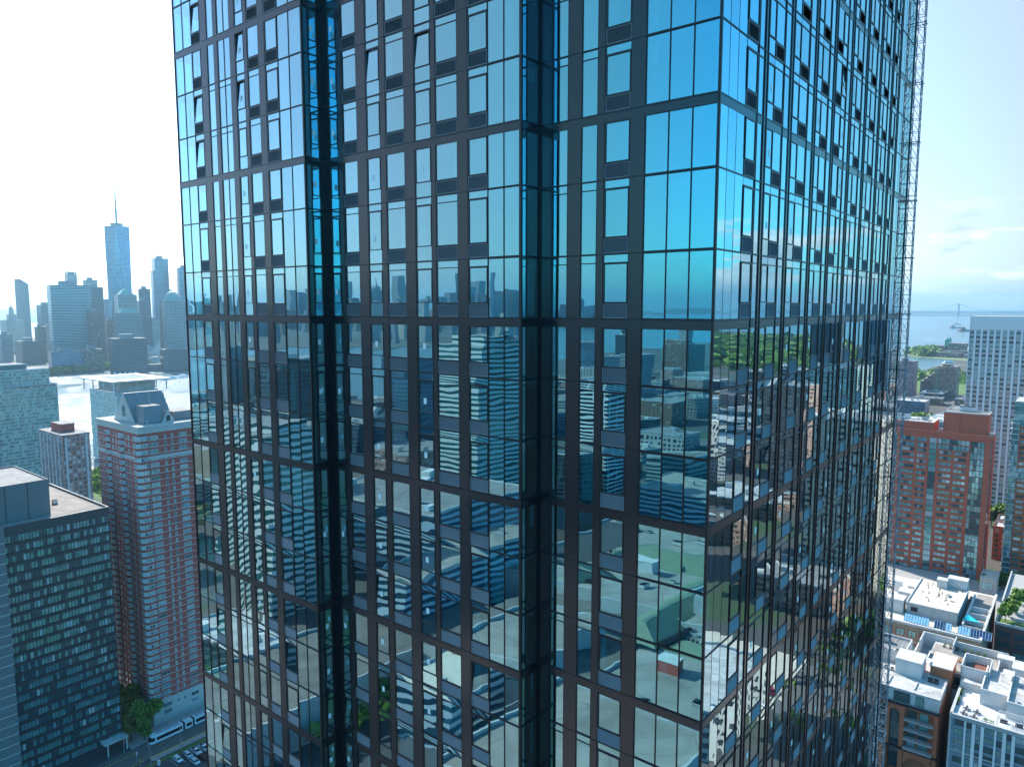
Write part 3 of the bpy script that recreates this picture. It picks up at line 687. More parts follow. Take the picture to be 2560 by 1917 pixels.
for k in range(6): boat(408+k*9, 1600+k*12+(k % 2)*14, 22+4*(k % 3), 'white yacht moored at the far shore, %s of the row' % yl[k], 'yachts moored by the far shore', 'yacht', rot=.5)
# ------------------------------------------------------------------ trees
def leafy(name, c, var=0.35):
    if name in MATS: return MATS[name]
    m, t, o = newmat(name)
    p = N(t, 'ShaderNodeBsdfPrincipled'); p.inputs['Roughness'].default_value = 0.7
    g = N(t, 'ShaderNodeNewGeometry'); a = RAMP(t, g.outputs['Random Per Island'], [(0.0, tuple(x*(1-var) for x in c)), (1.0, tuple(x*(1+var) for x in c))])
    t.links.new(a, p.inputs['Base Color'])
    tl = N(t, 'ShaderNodeBsdfTranslucent'); t.links.new(a, tl.inputs[0]); mx = N(t, 'ShaderNodeMixShader'); mx.inputs[0].default_value = .3
    t.links.new(p.outputs[0], mx.inputs[1]); t.links.new(tl.outputs[0], mx.inputs[2]); t.links.new(mx.outputs[0], o.inputs[0]); return m
LEAF = leafy('green leaves', (0.13, 0.225, 0.035), .6); LEAF2 = leafy('bronze green leaves', (0.20, 0.17, 0.045), .5); BARK = mat('bark', (0.09, 0.07, 0.05), 0.95)
def clump_cloud(mb, blobs, n, size, rnd):
    for _ in range(n):
        bx, by, bz, br = rnd.choice(blobs)
        th_ = rnd.uniform(0, 2*pi); cz = rnd.uniform(-.7, 1); rr_ = br*(rnd.random()**.33); s_ = sqrt(1-cz*cz)
        x, y, z = bx+rr_*s_*cos(th_), by+rr_*s_*sin(th_), bz+rr_*cz*.85
        s = size*rnd.uniform(.6, 1.4); a = rnd.uniform(0, pi); b = rnd.uniform(-1, 1)
        u = (cos(a), sin(a), b*.4); v = (-sin(a)*b, cos(a)*b, .8)
        mb.quad([(x-u[0]*s, y-u[1]*s, z-u[2]*s), (x+v[0]*s, y+v[1]*s, z+v[2]*s), (x+u[0]*s, y+u[1]*s, z+u[2]*s), (x-v[0]*s, y-v[1]*s, z-v[2]*s)])
def tree_mesh(h, r, seed, n, size, leaf):
    rnd = random.Random(seed); cm = MB(); tm = MB()
    blobs = [(rnd.uniform(-r*.6, r*.6), rnd.uniform(-r*.6, r*.6), rnd.uniform(h*.4, h*.85), r*rnd.uniform(.3, .55)) for _ in range(9)]+[(0, 0, h*.62, r*.6)]
    clump_cloud(cm, blobs, n, size, rnd)
    tm.tube((0, 0, 0), (0, 0, h*.4), h*.025, h*.018, 7)
    for b in blobs[:6]: tm.tube((0, 0, h*.32), (b[0]*.8, b[1]*.8, b[2]), h*.012, h*.004, 5)
    return cm, tm
TPROTO = {}
def tree(a, b, kind, label, group=None, s=1.0, z=0):
    if kind not in TPROTO:
        h, r, seed, n, size, leaf = dict(big=(15, 6.0, 3, 5200, .42, LEAF), bronze=(13, 5.2, 8, 4200, .42, LEAF2), mid=(10, 4.2, 5, 700, .75, LEAF), small=(5, 2.2, 6, 260, .5, LEAF))[kind]
        cm, tm = tree_mesh(h, r, seed, n, size, leaf); o1 = cm.build('crown', leaf); o2 = tm.build('trunk', BARK)
        TPROTO[kind] = (o1.data, o2.data); bpy.data.objects.remove(o1); bpy.data.objects.remove(o2)
    e = tag(empty('tree', a, b, z, random.uniform(0, 6)), label, 'tree', group); e.scale = (s, s, s*random.uniform(.9, 1.1))
    for nm, d in zip(('crown', 'trunk'), TPROTO[kind]):
        o = bpy.data.objects.new(nm, d); COL.objects.link(o); o.parent = e
    return e
def woods(name, label, pts, n, size, leaf, zc=5, seed=1):
    rnd = random.Random(seed); mb = MB()
    xs = [p[0] for p in pts]; ys = [p[1] for p in pts]
    def inside(x, y):
        c = False; j = len(pts)-1
        for i in range(len(pts)):
            if (pts[i][1] > y) != (pts[j][1] > y) and x < (pts[j][0]-pts[i][0])*(y-pts[i][1])/(pts[j][1]-pts[i][1])+pts[i][0]: c = not c
            j = i
        return c
    k = 0
    while k < n:
        x, y = rnd.uniform(min(xs), max(xs)), rnd.uniform(min(ys), max(ys))
        if not inside(x, y): continue
        k += 1; r = size*rnd.uniform(.7, 1.5); clump_cloud(mb, [(x, y, zc*rnd.uniform(.7, 1.3), r)], 16, r*.42, rnd)
    o = mb.build(name, leaf); tag(o, label, 'trees', kind='stuff'); return o
woods('riverside_trees', 'dark belt of trees along the far river edge', [(-1120, 1702), (-1095, 1700), (-1000, 1990), (-1060, 1990)], 520, 7, LEAF, 7)
# ------------------------------------------------------------------ near buildings with real windows
def wmat(name, c, r=.08, metal=.6):
    return mat(name, c, r, metal, var=.35, scale=.35, bump=.05, bscale=.4)
WG = [wmat('window glass sky', (0.27, 0.47, 0.52)), wmat('window glass dark', (0.07, 0.15, 0.175)), wmat('window glass teal', (0.18, 0.43, 0.43)), mat('window blind', (0.40, 0.44, 0.43), .7, var=.1)]
WFR = mat('pale window frame', (0.55, 0.56, 0.55), .6, var=.05); DFR = mat('dark window frame', (0.03, 0.035, 0.04), .5, .3, var=.05)
class Bld:
    """box building with its own windows; a0..a1, b0..b1 on the street grid"""
    def __init__(s, name, label, a0, a1, b0, b1, cat='building', group=None):
        s.a0, s.a1, s.b0, s.b1 = a0, a1, b0, b1; s.e = tag(empty(name, a0, b0), label, cat, group); s.w = []; s.r = random.Random(hash(label) % 1000 if False else len(label)*7+int(abs(a0)))
    def face(s, f, u, out=0.0):
        if f == 'F': return (u-s.a0, -out)
        if f == 'B': return (u-s.a0, s.b1-s.b0+out)
        if f == 'R': return (s.a1-s.a0+out, u-s.b0)
        if f == 'L': return (-out, u-s.b0)
    def win(s, f, u0, u1, z0, z1, frame=WFR, fw=.09, probs=(.5, .2, .2, .1), mull=0, out=0.0, dark=None, name='window'):
        s.w.append((f, u0, u1, z0, z1, frame, fw, s.r.random(), probs, mull, out, name))
    def _mk(s, it, fm, gms):
        f, u0, u1, z0, z1, fr, fw, rv, pr, mull, out, nm = it
        def bx(mb, x0, x1, o0, o1, za, zb):
            p = s.face(f, x0, o0); q = s.face(f, x1, o1); mb.box(p[0], q[0], p[1], q[1], za, zb)
        c = 0; acc = pr[0]
        while rv > acc and c < 3: c += 1; acc += pr[c]
        ov = out
        if fw > 0:
            bx(fm, u0, u1, ov-.05, ov+.06, z0, z0+fw); bx(fm, u0, u1, ov-.05, ov+.06, z1-fw, z1)
            bx(fm, u0, u0+fw, ov-.05, ov+.06, z0+fw, z1-fw); bx(fm, u1-fw, u1, ov-.05, ov+.06, z0+fw, z1-fw)
            for k in range(mull):
                x = u0+(u1-u0)*(k+1)/(mull+1); bx(fm, x-fw*.4, x+fw*.4, ov-.05, ov+.05, z0+fw, z1-fw)
        p = s.face(f, u0+fw*.9, ov+.025); q = s.face(f, u1-fw*.9, ov+.025)
        pts = [(p[0], p[1], z0+fw*.9), (q[0], q[1], z0+fw*.9), (q[0], q[1], z1-fw*.9), (p[0], p[1], z1-fw*.9)]
        if f in 'BL': pts = pts[::-1]
        gms[c].quad(pts); return c
    def finish(s, n=100):
        def key(it):
            f, u0, u1, z0, z1 = it[:5]; um = (u0+u1)/2
            a, b = {'F': (um, s.b0), 'B': (um, s.b1), 'R': (s.a1, um), 'L': (s.a0, um)}[f]
            return pxsize(a, b, (z0+z1)/2, (u1-u0)*(z1-z0)) - (1 if f in 'BL' else 0)
        t, rest = top_n(s.w, n, key)
        for it in t:
            fm = MB(); g = [MB() for _ in range(4)]; c = s._mk(it, fm, g)
            k = len(fm.v); 
            for fa in g[c].f: fm.f.append(tuple(i+k for i in fa)); fm.m.append(1)
            fm.v += g[c].v; fm.uv += g[c].uv
            fm.build(it[11], [it[5], WG[c]], s.e)
        if rest:
            fm = MB(); g = [MB() for _ in range(4)]
            for it in rest: s._mk(it, fm, g)
            if fm.f: tag(fm.build('window_frames', rest[0][5], s.e), None, None, kind='stuff')
            mb = MB()
            for c in range(4):
                k = len(mb.v); mb.v += g[c].v; mb.uv += g[c].uv
                for fa in g[c].f: mb.f.append(tuple(i+k for i in fa)); mb.m.append(c)
            tag(mb.build('window_panes', WG, s.e), None, None, kind='stuff')
    def part(s, name, m, fn, mats=None):
        mb = MB(); fn(mb); return mb.build(name, m, s.e)
    def body(s, h, m, roof=ROOF, z0=0, par=.9, name='wall'):
        A_, B_ = s.a1-s.a0, s.b1-s.b0
        mb = MB(); mb.box(0, A_, 0, B_, z0, h, 0, 0, skip='t')
        t = .35
        if par:
            mb.box(0, A_, 0, t, h, h+par); mb.box(0, A_, B_-t, B_, h, h+par); mb.box(0, t, t, B_-t, h, h+par); mb.box(A_-t, A_, t, B_-t, h, h+par)
        mb.build(name, m, s.e)
        rb = MB(); rb.quad([(t, t, h), (A_-t, t, h), (A_-t, B_-t, h), (t, B_-t, h)]) if par else rb.quad([(0, 0, h), (A_, 0, h), (A_, B_, h), (0, B_, h)]); rb.build('roof', roof, s.e)
def brickm(name, c, mort=(0.3, 0.28, 0.26), sc=1.0, var=.25):
    if name in MATS: return MATS[name]
    m, t, o = newmat(name); p = N(t, 'ShaderNodeBsdfPrincipled'); t.links.new(p.outputs[0], o.inputs[0]); p.inputs['Roughness'].default_value = .85
    uv = N(t, 'ShaderNodeUVMap'); b = N(t, 'ShaderNodeTexBrick', i_Scale=sc); b.inputs['Color1'].default_value = c+(1,); b.inputs['Color2'].default_value = tuple(x*.78 for x in c)+(1,); b.inputs['Mortar'].default_value = tuple(x*.7+.04 for x in c)+(1,)
    b.inputs['Mortar Size'].default_value = .012; b.inputs['Brick Width'].default_value = .5; b.inputs['Row Height'].default_value = .18; t.links.new(uv.outputs[0], b.inputs[0])
    n = N(t, 'ShaderNodeTexNoise', i_Scale=.12, i_Detail=7.0); t.links.new(uv.outputs[0], n.inputs[0])
    t.links.new(MIX(t, M(t, 'MULTIPLY', n.outputs[0], var), b.outputs[0], (0.02, 0.02, 0.025)), p.inputs['Base Color']); return m
RED = brickm('red brick', (0.56, 0.115, 0.085)); ORANGE = brickm('orange brick', (0.62, 0.18, 0.08)); PINKB = brickm('pink brick', (0.44, 0.22, 0.18)); DKB = brickm('dark brown brick', (0.15, 0.075, 0.065)); GREYB = brickm('grey brick', (0.21, 0.215, 0.22), (0.16, 0.16, 0.16))
TANB = brickm('tan brick', (0.40, 0.31, 0.21)); STONE = mat('pale limestone', (0.50, 0.49, 0.46), .8, var=.1); CONC = mat('concrete', (0.42, 0.42, 0.41), .85, var=.12); WCONC = mat('white painted wall', (0.56, 0.555, 0.54), .8, var=.16, scale=.25)
TANR = mat('cream roof gravel', (0.56, 0.49, 0.40), .95, var=.12, scale=.4); BROWNR = mat('brown roof pavers', (0.28, 0.25, 0.22), .95, var=.2, scale=.3); DARKM = mat('black painted steel', (0.03, 0.03, 0.035), .5, .2); GALV = mat('galvanised metal', (0.50, 0.52, 0.54), .45, .6, var=.15, scale=2.0)

# --- dark glass office, lower left
o_ = Bld('office_block', 'dark green glass office block with a grey brick penthouse, lower left', -322, -268, 20, 105.5)
DKM = mat('dark bronze cladding', (0.05, 0.062, 0.072), .45, .35, var=.15)
o_.body(89.0, DKM, BROWNR, par=.8)
fh = 3.37
for k in range(25):
    z = 88.2-1.6-fh*k
    n = 0; u = 73.4
    while u < 105.2:
        o_.win('R', u+.05, min(u+.98, 105.35), z-2.15, z, DFR, .05, (.05, .34, .57, .04), name='window'); u += 1.02
    for q in range(12): o_.win('F', -321+q*4.4, -317.4+q*4.4, z-2.15, z, DFR, .06, (.2, .4, .4, 0))
o_.finish(100)
o_.part('floor_ledges', DARKM, lambda mb: [mb.box(54.0, 54.28, 53, 85.45, 88.2-1.6-fh*k-2.5, 88.2-1.6-fh*k-2.3) for k in range(25)])
o_.part('brick_wing', GREYB, lambda mb: mb.box(30, 55.6, -10, 53.3, 0, 90.2))
o_.part('pale_joints', STONE, lambda mb: [mb.box(55.6, 55.63, -10, 53.3, 88.5-fh*k, 88.75-fh*k) for k in range(1, 26)])
def ph(mb):
    mb.box(14, 47, 20, 69.6, 89.0, 101.2, skip='t')
    for (x0, x1, y0, y1) in ((14, 47, 20, 20.4), (14, 47, 69.2, 69.6), (14, 14.4, 20.4, 69.2), (46.6, 47, 20.4, 69.2)): mb.box(x0, x1, y0, y1, 101.2, 101.7)
o_.part('penthouse', GREYB, ph); o_.part('penthouse_roof', ROOF, lambda mb: mb.quad([(14.4, 20.4, 101.25), (46.6, 20.4, 101.25), (46.6, 69.2, 101.25), (14.4, 69.2, 101.25)]))
o_.part('joint_lines', DARKM, lambda mb: [mb.box(47, 47.08, 69.6-6.5*k-.1, 69.6-6.5*k+.1, 89, 101.7) for k in range(1, 7)])
o_.part('roof_railing', GALV, lambda mb: [mb.tube((53.2, 30+k*1.5, 89), (53.2, 30+k*1.5, 90.3), .03, n=4) for k in range(36)]+[mb.tube((53.2, 30, 90.25), (53.2, 84.6, 90.25), .04, n=4), mb.tube((20, 84.6, 90.25), (53.2, 84.6, 90.25), .04, n=4)])
o_.part('entrance_canopy', STONE, lambda mb: [mb.box(54.1, 57.6, 78, 86.0, 4.6, 5.2), mb.box(57.0, 57.4, 85.4, 85.8, 0, 4.6), mb.box(57.0, 57.4, 79, 79.4, 0, 4.6)])
def roof_unit(a, b, z, w, d, h, label, group=None, m=None, name='roof_unit', cat='roof unit', fans=1):
    e = tag(empty(name, a, b, z), label, cat, group); mb = MB(); mb.box(-w/2, w/2, -d/2, d/2, .25, h); mb.box(-w/2-.05, w/2+.05, -d/2-.05, d/2+.05, h-.12, h); mb.build('casing', m or WHT, e)
    mb = MB()
    for k in range(fans): x = (k-(fans-1)/2)*w/fans; mb.tube((x, 0, h), (x, 0, h+.3), min(w/fans, d)*.36, n=10)
    for x in (-w/2+.1, w/2-.1): mb.box(x-.08, x+.08, -d/2, d/2, 0, .25)
    for k in range(4): mb.box(-w*.35, w*.35, -d/2-.03, -d/2, .4+k*(h-.7)/4, .4+k*(h-.7)/4+.08)
    mb.build('fan_and_grille', DARKM, e); return e
roof_unit(-290, 96, 89, 1.8, 1.4, 1.6, 'small white roof unit on the office block roof near its edge', m=WHT)
roof_unit(-308, 97, 89, 2.4, 2.0, 2.0, 'larger pale roof unit by the raised deck of the office block', m=GALV)
roof_unit(-281, 88, 89, 1.4, 1.2, 2.6, 'tall pale roof unit beside the grey brick penthouse', m=WHT)
for (a_, b_, h_, l_) in ((-281.5, 62, 11, 'thin white flagpole mast standing on the office penthouse roof'),):
    e = tag(empty('roof_mast', a_, b_, 101.2), l_, 'mast'); mb = MB(); mb.tube((0, 0, 0), (0, 0, h_), .09, .03); mb.box(-.3, .3, -.3, .3, 0, .3); mb.build('pole', GALV, e)
for k in range(3):
    e = tag(empty('roof_vent', -280.5, 70+k*3.2, 101.2), 'gooseneck vent pipe near the edge of the office penthouse roof', 'vent', 'vent pipes on the office penthouse'); mb = MB()
    for x in (0, .7): mb.tube((x, 0, 0), (x, 0, 1.3), .1); mb.tube((x, 0, 1.3), (x, .45, 1.5), .1); mb.tube((x, .45, 1.5), (x, .45, 1.1), .1)
    mb.build('pipes', DARKM, e)
# --- red brick tower with the slate roof
b_ = Bld('brick_tower', 'tall red brick apartment tower with a steep slate roof beside the tramway', -307.2, -271.5, 118.5, 150)
def bt(mb):
    mb.box(0, 35.7, 0, 31.5, 9.2, 115, skip='t')
b_.part('wall', RED, bt)
b_.part('stone_base', STONE, lambda mb: mb.box(-.15, 35.85, -.15, 31.6, 0, 9.2))
def trims(mb):
    mb.box(-.4, 36.1, -.4, 32, 115, 116.1); mb.box(-.15, 35.95, -.2, 31.7, 103.3, 104.6)
    mb.box(-.1, 35.8, -.12, 31.6, 113.4, 115)
b_.part('stone_cornice', STONE, trims)
FH = 2.56
for k in range(43):
    z = 112.2-FH*k
    if z < 3: break
    fr = WFR if z > 9 else DFR
    for (u0, u1, mu) in ((122.4, 125.6, 2), (127.9, 128.7, 0), (130.4, 131.3, 0), (133.5, 136.6, 2), (139.0, 142.1, 2), (144, 144.9, 0), (146.4, 149.4, 2)): b_.win('R', u0, u1, z-1.5, z, fr, .10, (.62, .18, .08, .12), mu, out=0 if z > 9.3 else .16)
    for u in (-305.9, -303.2, -300.4, -294.0, -291.2, -288.4, -283.2, -280.4, -276.6): b_.win('F', u, u+1.25, z-1.5, z, fr, .09, (.55, .2, .15, .1), out=0 if z > 9.3 else .16)
    if z > 9:
        for u in (118.7, 119.65, 120.6): b_.win('R', u, u+.88, z-1.45, z, WFR, .08, (.6, .15, .1, .15), out=.95)
        for u in (-273.6, -272.6): b_.win('F', u, u+.9, z-1.45, z, WFR, .08, (.6, .15, .1, .15), out=.95)
        for u in (-298.2, -297.2, -286.4, -285.4): b_.win('F', u, u+.9, z-1.45, z, WFR, .08, (.6, .15, .1, .15), out=1.0)
b_.finish(100)
def bays(mb):
    for k in range(42):
        z = 112.2-FH*k
        if z < 10: break
        for (z0_, z1_, g) in ((z-FH+.12-.02, z-1.5-.02, 1), ):
            mb.prism([(35.7-2.3, -.92), (35.7-.2, -.92), (36.62, .2), (36.62, 3.0), (35.7, 3.3), (35.7, 0), (33.2, 0)], z-FH+.14, z-1.5)
            for x in (-299.0+307.2, -287.2+307.2): mb.prism([(x, 0), (x+.6, -.97), (x+2.6, -.97), (x+3.2, 0)], z-FH+.14, z-1.5)
b_.part('bay_parapets', RED, bays)
def baybody(mb):
    mb.prism([(33.3, -.90), (35.5, -.90), (36.6, .2), (36.6, 2.95), (35.7, 3.2), (35.7, 0), (33.3, 0)], 9.3, 112.4)
    for x in (8.2, 20.0): mb.prism([(x, 0), (x+.6, -.93), (x+2.6, -.93), (x+3.2, 0)], 9.3, 112.4)
b_.part('bay_windows', WFR, baybody)
b_.part('string_courses', STONE, lambda mb: [mb.box(-.03, 35.73, -.03, 31.5, 112.2-FH*k-1.80, 112.2-FH*k-1.58) for k in range(40)])
def mansard(mb):
    x0, x1, y0, y1 = 8.5, 27, 3, 17.5
    # main steep gable, ridge along y
    xm = (x0+x1)/2
    mb.quad([(x1, y0, 116), (x1, y1, 116), (xm+.6, y1, 127.0), (xm+.6, y0, 127.0)]); mb.quad([(x0, y1, 116), (x0, y0, 116), (xm-.6, y0, 127.0), (xm-.6, y1, 127.0)]); mb.quad([(xm-.6, y0, 127.0), (xm+.6, y0, 127.0), (xm+.6, y1, 127.0), (xm-.6, y1, 127.0)])
    mb.quad([(x1, y1, 116), (x0, y1, 116), (xm-.6, y1, 127.0), (xm+.6, y1, 127.0)])
    # flat topped mansard towards the corner
    mb.prism([(22, 3.5), (32.5, 3.5), (32.5, 13), (22, 13)], 116, 122.6, 0, 1, [(24, 5.2), (29.6, 5.2), (29.6, 11.6), (24, 11.6)]); mb.prism([(20, 16), (30, 16), (30, 24), (20, 24)], 116, 119.5, 0, 1)
    # cross gable
    mb.quad([(25, 10.1, 116), (33.2, 10.1, 116), (33.2, 12.5, 120.6), (25, 12.5, 120.6)]); mb.quad([(33.2, 14.9, 116), (25, 14.9, 116), (25, 12.5, 120.6), (33.2, 12.5, 120.6)])
b_.part('slate_roof', [SLATE, ROOF], mansard)
def gables(mb):
    mb.quad([(8.3, 2.9, 116), (27.2, 2.9, 116), (17.75, 2.9, 127.7)]); mb.box(8.3, 27.2, 2.9, 3.4, 116, 116.3)
    mb.quad([(33.3, 9.8, 116), (33.3, 15.2, 116), (33.3, 12.5, 121.2)])
    mb.box(22, 33, 4.6, 5, 116, 117.5)
b_.part('stone_gables', STONE, gables)
b_.part('arched_windows', WG[1], lambda mb: [mb.tube((17.75, 2.85, 121.6), (17.75, 2.8, 121.6), 1.2, n=12), mb.box(16.55, 18.95, 2.8, 2.86, 118.2, 121.6), mb.tube((33.33, 12.5, 118.3), (33.4, 12.5, 118.3), .75, n=12), mb.box(33.33, 33.38, 11.75, 13.25, 116.8, 118.3)])
b_.part('antenna', GALV, lambda mb: [mb.tube((26, 9, 122.6), (26, 9, 131), .12, .05), mb.tube((24.5, 16, 122.6), (24.5, 16, 125), .1)])
b_.part('terrace_railing', DARKM, lambda mb: [mb.tube((1+k*1.2, .2, 116), (1+k*1.2, .2, 117.2), .03, n=4) for k in range(28)]+[mb.tube((1, .2, 117.2), (35, .2, 117.2), .04, n=4)]+[mb.tube((35.5, 1+k*1.2, 116), (35.5, 1+k*1.2, 117.2), .03, n=4) for k in range(24)]+[mb.tube((35.5, 1, 117.2), (35.5, 29, 117.2), .04, n=4)])
roof_unit(-277, 126, 116.1, 2.2, 1.6, 1.7, 'white cooling unit on the terrace of the red brick tower', m=WHT)
# --- pale teal slab tower, left
GRN = facade_mat('teal curtain wall', (0.36, 0.46, 0.43), (0.17, 0.29, 0.28), 1.6, 2.7, .82, .62, litp=.35, lit=(.42, .50, .42), gmetal=.5, wrough=.5)
t_ = Bld('slab_tower', 'wide pale teal glass apartment slab at the left edge before the bright river', -690, -663, 165, 227)
t_.part('wall', [GRN, ROOF], lambda mb: [mb.box(0, 27, 0, 62, 0, 97, 0, 1), mb.box(1, 26, 0, 57, 97, 110, 0, 1), mb.box(4, 24, 0, 42, 110, 114.5, 1, 1), mb.box(-2, 28, 0, 60, 96.6, 97.4, 1, 1), mb.box(26.9, 28.1, 20, 24, 0, 97, 0, 1)])
t_.part('parapets', WHT, lambda mb: [mb.box(26.9, 27.3, 0, 62.2, 96.8, 98.0), mb.box(25.9, 26.3, 0, 57, 109.6, 110.5), mb.box(23.9, 24.3, 0, 42, 114, 114.8), mb.box(0, 27.3, 61.9, 62.3, 96.8, 98), mb.box(0, 26.3, 56.8, 57.2, 109.6, 110.5)])
PKW = facade_mat('pink brick grid', (0.42, 0.24, 0.20), (0.12, 0.18, 0.20), 2.6, 2.8, .62, .55, litp=.3, lit=(.5, .55, .55), gmetal=.5)
t_ = Bld('brick_apartments', 'narrow pink brick apartment tower with white window bays behind the office roof', -533, -495, 170, 186)
t_.part('wall', [PKW, WROOF], lambda mb: mb.box(0, 38, 0, 16, 0, 80, 0, 1)); t_.part('roof_house', [RED, ROOF], lambda mb: [mb.box(10, 26, 4, 12, 80, 86, 0, 1), mb.box(-.3, 38.3, -.3, 16.3, 80, 80.8, 1, 1)])
t_.part('white_bays', WFR, lambda mb: [mb.box(x, x+1.2, -.7, 0, 0, 79) for x in (3, 9, 15, 21, 27, 33)]+[mb.box(38, 38.6, y, y+1.2, 0, 79) for y in (1.5, 13.2)])
t_.finish()
PV = facade_mat('pale pavilion wall', (0.48, 0.52, 0.50), (0.30, 0.44, 0.44), 1.5, 3.6, .9, .7, litp=.3, lit=(.5, .6, .58), gmetal=.5, wrough=.5)
t_ = Bld('river_pavilion', 'pale office building with a flat floating canopy roof beside the river', -828, -762, 314, 361)
t_.part('wall', [PV, WROOF], lambda mb: [mb.box(0, 66, 0, 47, 0, 70, 0, 1), mb.box(0, 62, 0, 44, 70, 74, 0, 1), mb.box(8, 58, 6, 42, 74, 83.5, 1, 1)])
def can(mb):
    mb.box(-6, 72, -7, 4, 85, 86.2); mb.box(-6, 72, 43, 52, 85, 86.2); mb.box(-6, 4, 4, 43, 85, 86.2); mb.box(58, 72, 4, 43, 85, 86.2)
    for x in (-3, 20, 46, 69):
        for y in (-4, 49): mb.box(x-.5, x+.5, y-.5, y+.5, 74, 85)
    for k in range(9): mb.box(6+k*6, 7+k*6, 4, 43, 84.9, 85.6)
t_.part('canopy_roof', WHT, can); t_.part('roof_plant', WROOF, lambda mb: mb.box(14, 52, 10, 38, 83.5, 84.8))
tag(empty('x', 0, 0), None, None); bpy.data.objects.remove(bpy.data.objects['x'])
woods('waterfront_trees', 'small green park trees between the two brick towers by the river', [W(-700, 255), W(-640, 250), W(-640, 290), W(-720, 275)], 60, 5, LEAF, 5)
ground_poly('waterfront_lawn', [W(-735, 258), W(-640, 245), W(-640, 292), W(-730, 280)], .03, GRASS)

# ------------------------------------------------------------------ tramway, trees, parking lot
def gpoly(name, pts, z, m, lab=None):
    return ground_poly(name, [W(a, b) for a, b in pts], z, m)
PAVE = mat('pale paving', (0.36, 0.35, 0.33), .9, var=.12, scale=.5); GRAV = mat('ballast', (0.13, 0.12, 0.11), .95, var=.35, scale=2.5); YEL = mat('yellow marking paint', (0.62, 0.42, 0.05), .8, var=.15, scale=2.0); WPAINT = mat('white marking paint', (0.75, 0.75, 0.72), .8, var=.1, scale=2.0); RAIL = mat('steel rail', (0.30, 0.27, 0.25), .35, .7)
gpoly('road', [(-268, 40), (-170, 40), (-170, 300), (-268, 300)], .02, ASPH)
gpoly('plaza_pavement', [(-330, 106.5), (-268, 106.5), (-268, 118.4), (-330, 118.4)], .05, PAVE)
gpoly('pavement', [(-271.3, 106.5), (-263.2, 106.5), (-263.2, 170), (-271.3, 170)], .06, PAVE)
gpoly('track_bed', [(-263, 60), (-252.6, 60), (-252.6, 300), (-263, 300)], .07, GRAV)
gpoly('tram_platform', [(-252.5, 108), (-249.5, 108), (-249.5, 200), (-252.5, 200)], .30, PAVE)
mb = MB(); mb.box(0, .5, 0, 92, .31, .33); o = mb.build('platform_edge_stripe', YEL); place(o, -252.5, 108); o['kind'] = 'structure'
gpoly('verge', [(-249.3, 60), (-247.5, 60), (-247.5, 200), (-249.3, 200)], .06, GRASS)
for k, (a_, nm) in enumerate(((-261.4, 0), (-259.96, 0), (-257.2, 1), (-255.76, 1))):
    mb = MB(); mb.box(-.05, .05, 0, 240, .07, .22); o = mb.build('tram_rail', RAIL); place(o, a_, 60); tag(o, 'steel rail of the %s track, %s side' % (('nearer brick tower', 'nearer parking lot')[nm], ('brick tower', 'parking lot')[k % 2]), 'rail', 'tram rails')
mb = MB()
for k in range(9): mb.box(-1.0, -.5, k*1.2, k*1.2+.6, .09, .095)
for k in range(9): mb.box(5.6+.4, 5.6+.9, k*1.2, k*1.2+.6, .09, .095)
o = mb.build('crossing_markings', YEL); place(o, -259, 96); o['kind'] = 'structure'
# tram
tr = tag(empty('tram', -260.7, 111.6), 'white and black articulated tram passing the foot of the red brick tower', 'tram')
TW = mat('white tram paint', (0.66, 0.68, 0.70), .3, var=.04); TB_ = mat('black tram glass', (0.012, 0.015, 0.02), .08, .3, var=.05); TGR = mat('grey tram roof', (0.35, 0.37, 0.40), .6)
def car_section(y0, y1, nose):
    mb = MB(); w = 1.33; y = y0
    if nose: mb.prism([(-w*.62, y0), (w*.62, y0), (w, y0+1.6), (w, y1), (-w, y1), (-w, y0+1.6)], .45, 3.35, 0, 0, [(-w*.5, y0+.7), (w*.5, y0+.7), (w*.93, y0+2.0), (w*.93, y1), (-w*.93, y1), (-w*.93, y0+2.0)])
    else: mb.prism([(-w, y0), (w, y0), (w, y1), (-w, y1)], .45, 3.35, 0, 0, [(-w*.93, y0), (w*.93, y0), (w*.93, y1), (-w*.93, y1)])
    s_ = mb.build('car_section', TW, tr)
    mb = MB(); st = y0+(2.3 if nose else .5)
    for sx in (-1, 1): mb.box(sx*w*.95, sx*(w*.955+.06), st, y1-.4, 1.35, 2.55)
    if nose: mb.prism([(-w*.60, y0-.03), (w*.60, y0-.03), (w*.97, y0+1.56), (-w*.97, y0+1.56)], 1.35, 2.7, 0, 0, [(-w*.52, y0+.42), (w*.52, y0+.42), (w*.92, y0+1.8), (-w*.92, y0+1.8)])
    mb.build('window_band', TB_, s_)
    mb = MB(); y = st+.6
    while y < y1-2.5: mb.box(-.85, .85, y, y+2.2, 3.35, 3.7); y += 3.0
    mb.build('roof_boxes', TGR, s_)
    mb = MB(); mb.box(-1.0, 1.0, y0+1.5, y0+4, .05, .5); mb.box(-1, 1, y1-3.5, y1-1, .05, .5); mb.build('bogies', DARKM, s_)
    if nose:
        for sx in (-1, 1): mb = MB(); mb.tube((sx*.55, y0-.02, .95), (sx*.55, y0+.1, .95), .13, n=8); mb.build('headlight', WHT, s_)
car_section(0, 12.2, True); car_section(13.0, 16.0, False); car_section(16.8, 29, False)
mb = MB(); mb.box(-1.15, 1.15, 12.2, 13.0, .5, 3.3); mb.box(-1.15, 1.15, 16.0, 16.8, .5, 3.3); mb.build('bellows', DARKM, tr)
mb = MB(); mb.tube((0, 14, 3.6), (0, 15.4, 4.7), .05); mb.tube((0, 15.4, 4.7), (0, 14.2, 5.5), .05); mb.tube((-.8, 14.2, 5.5), (.8, 14.2, 5.5), .05); mb.build('pantograph', DARKM, tr)
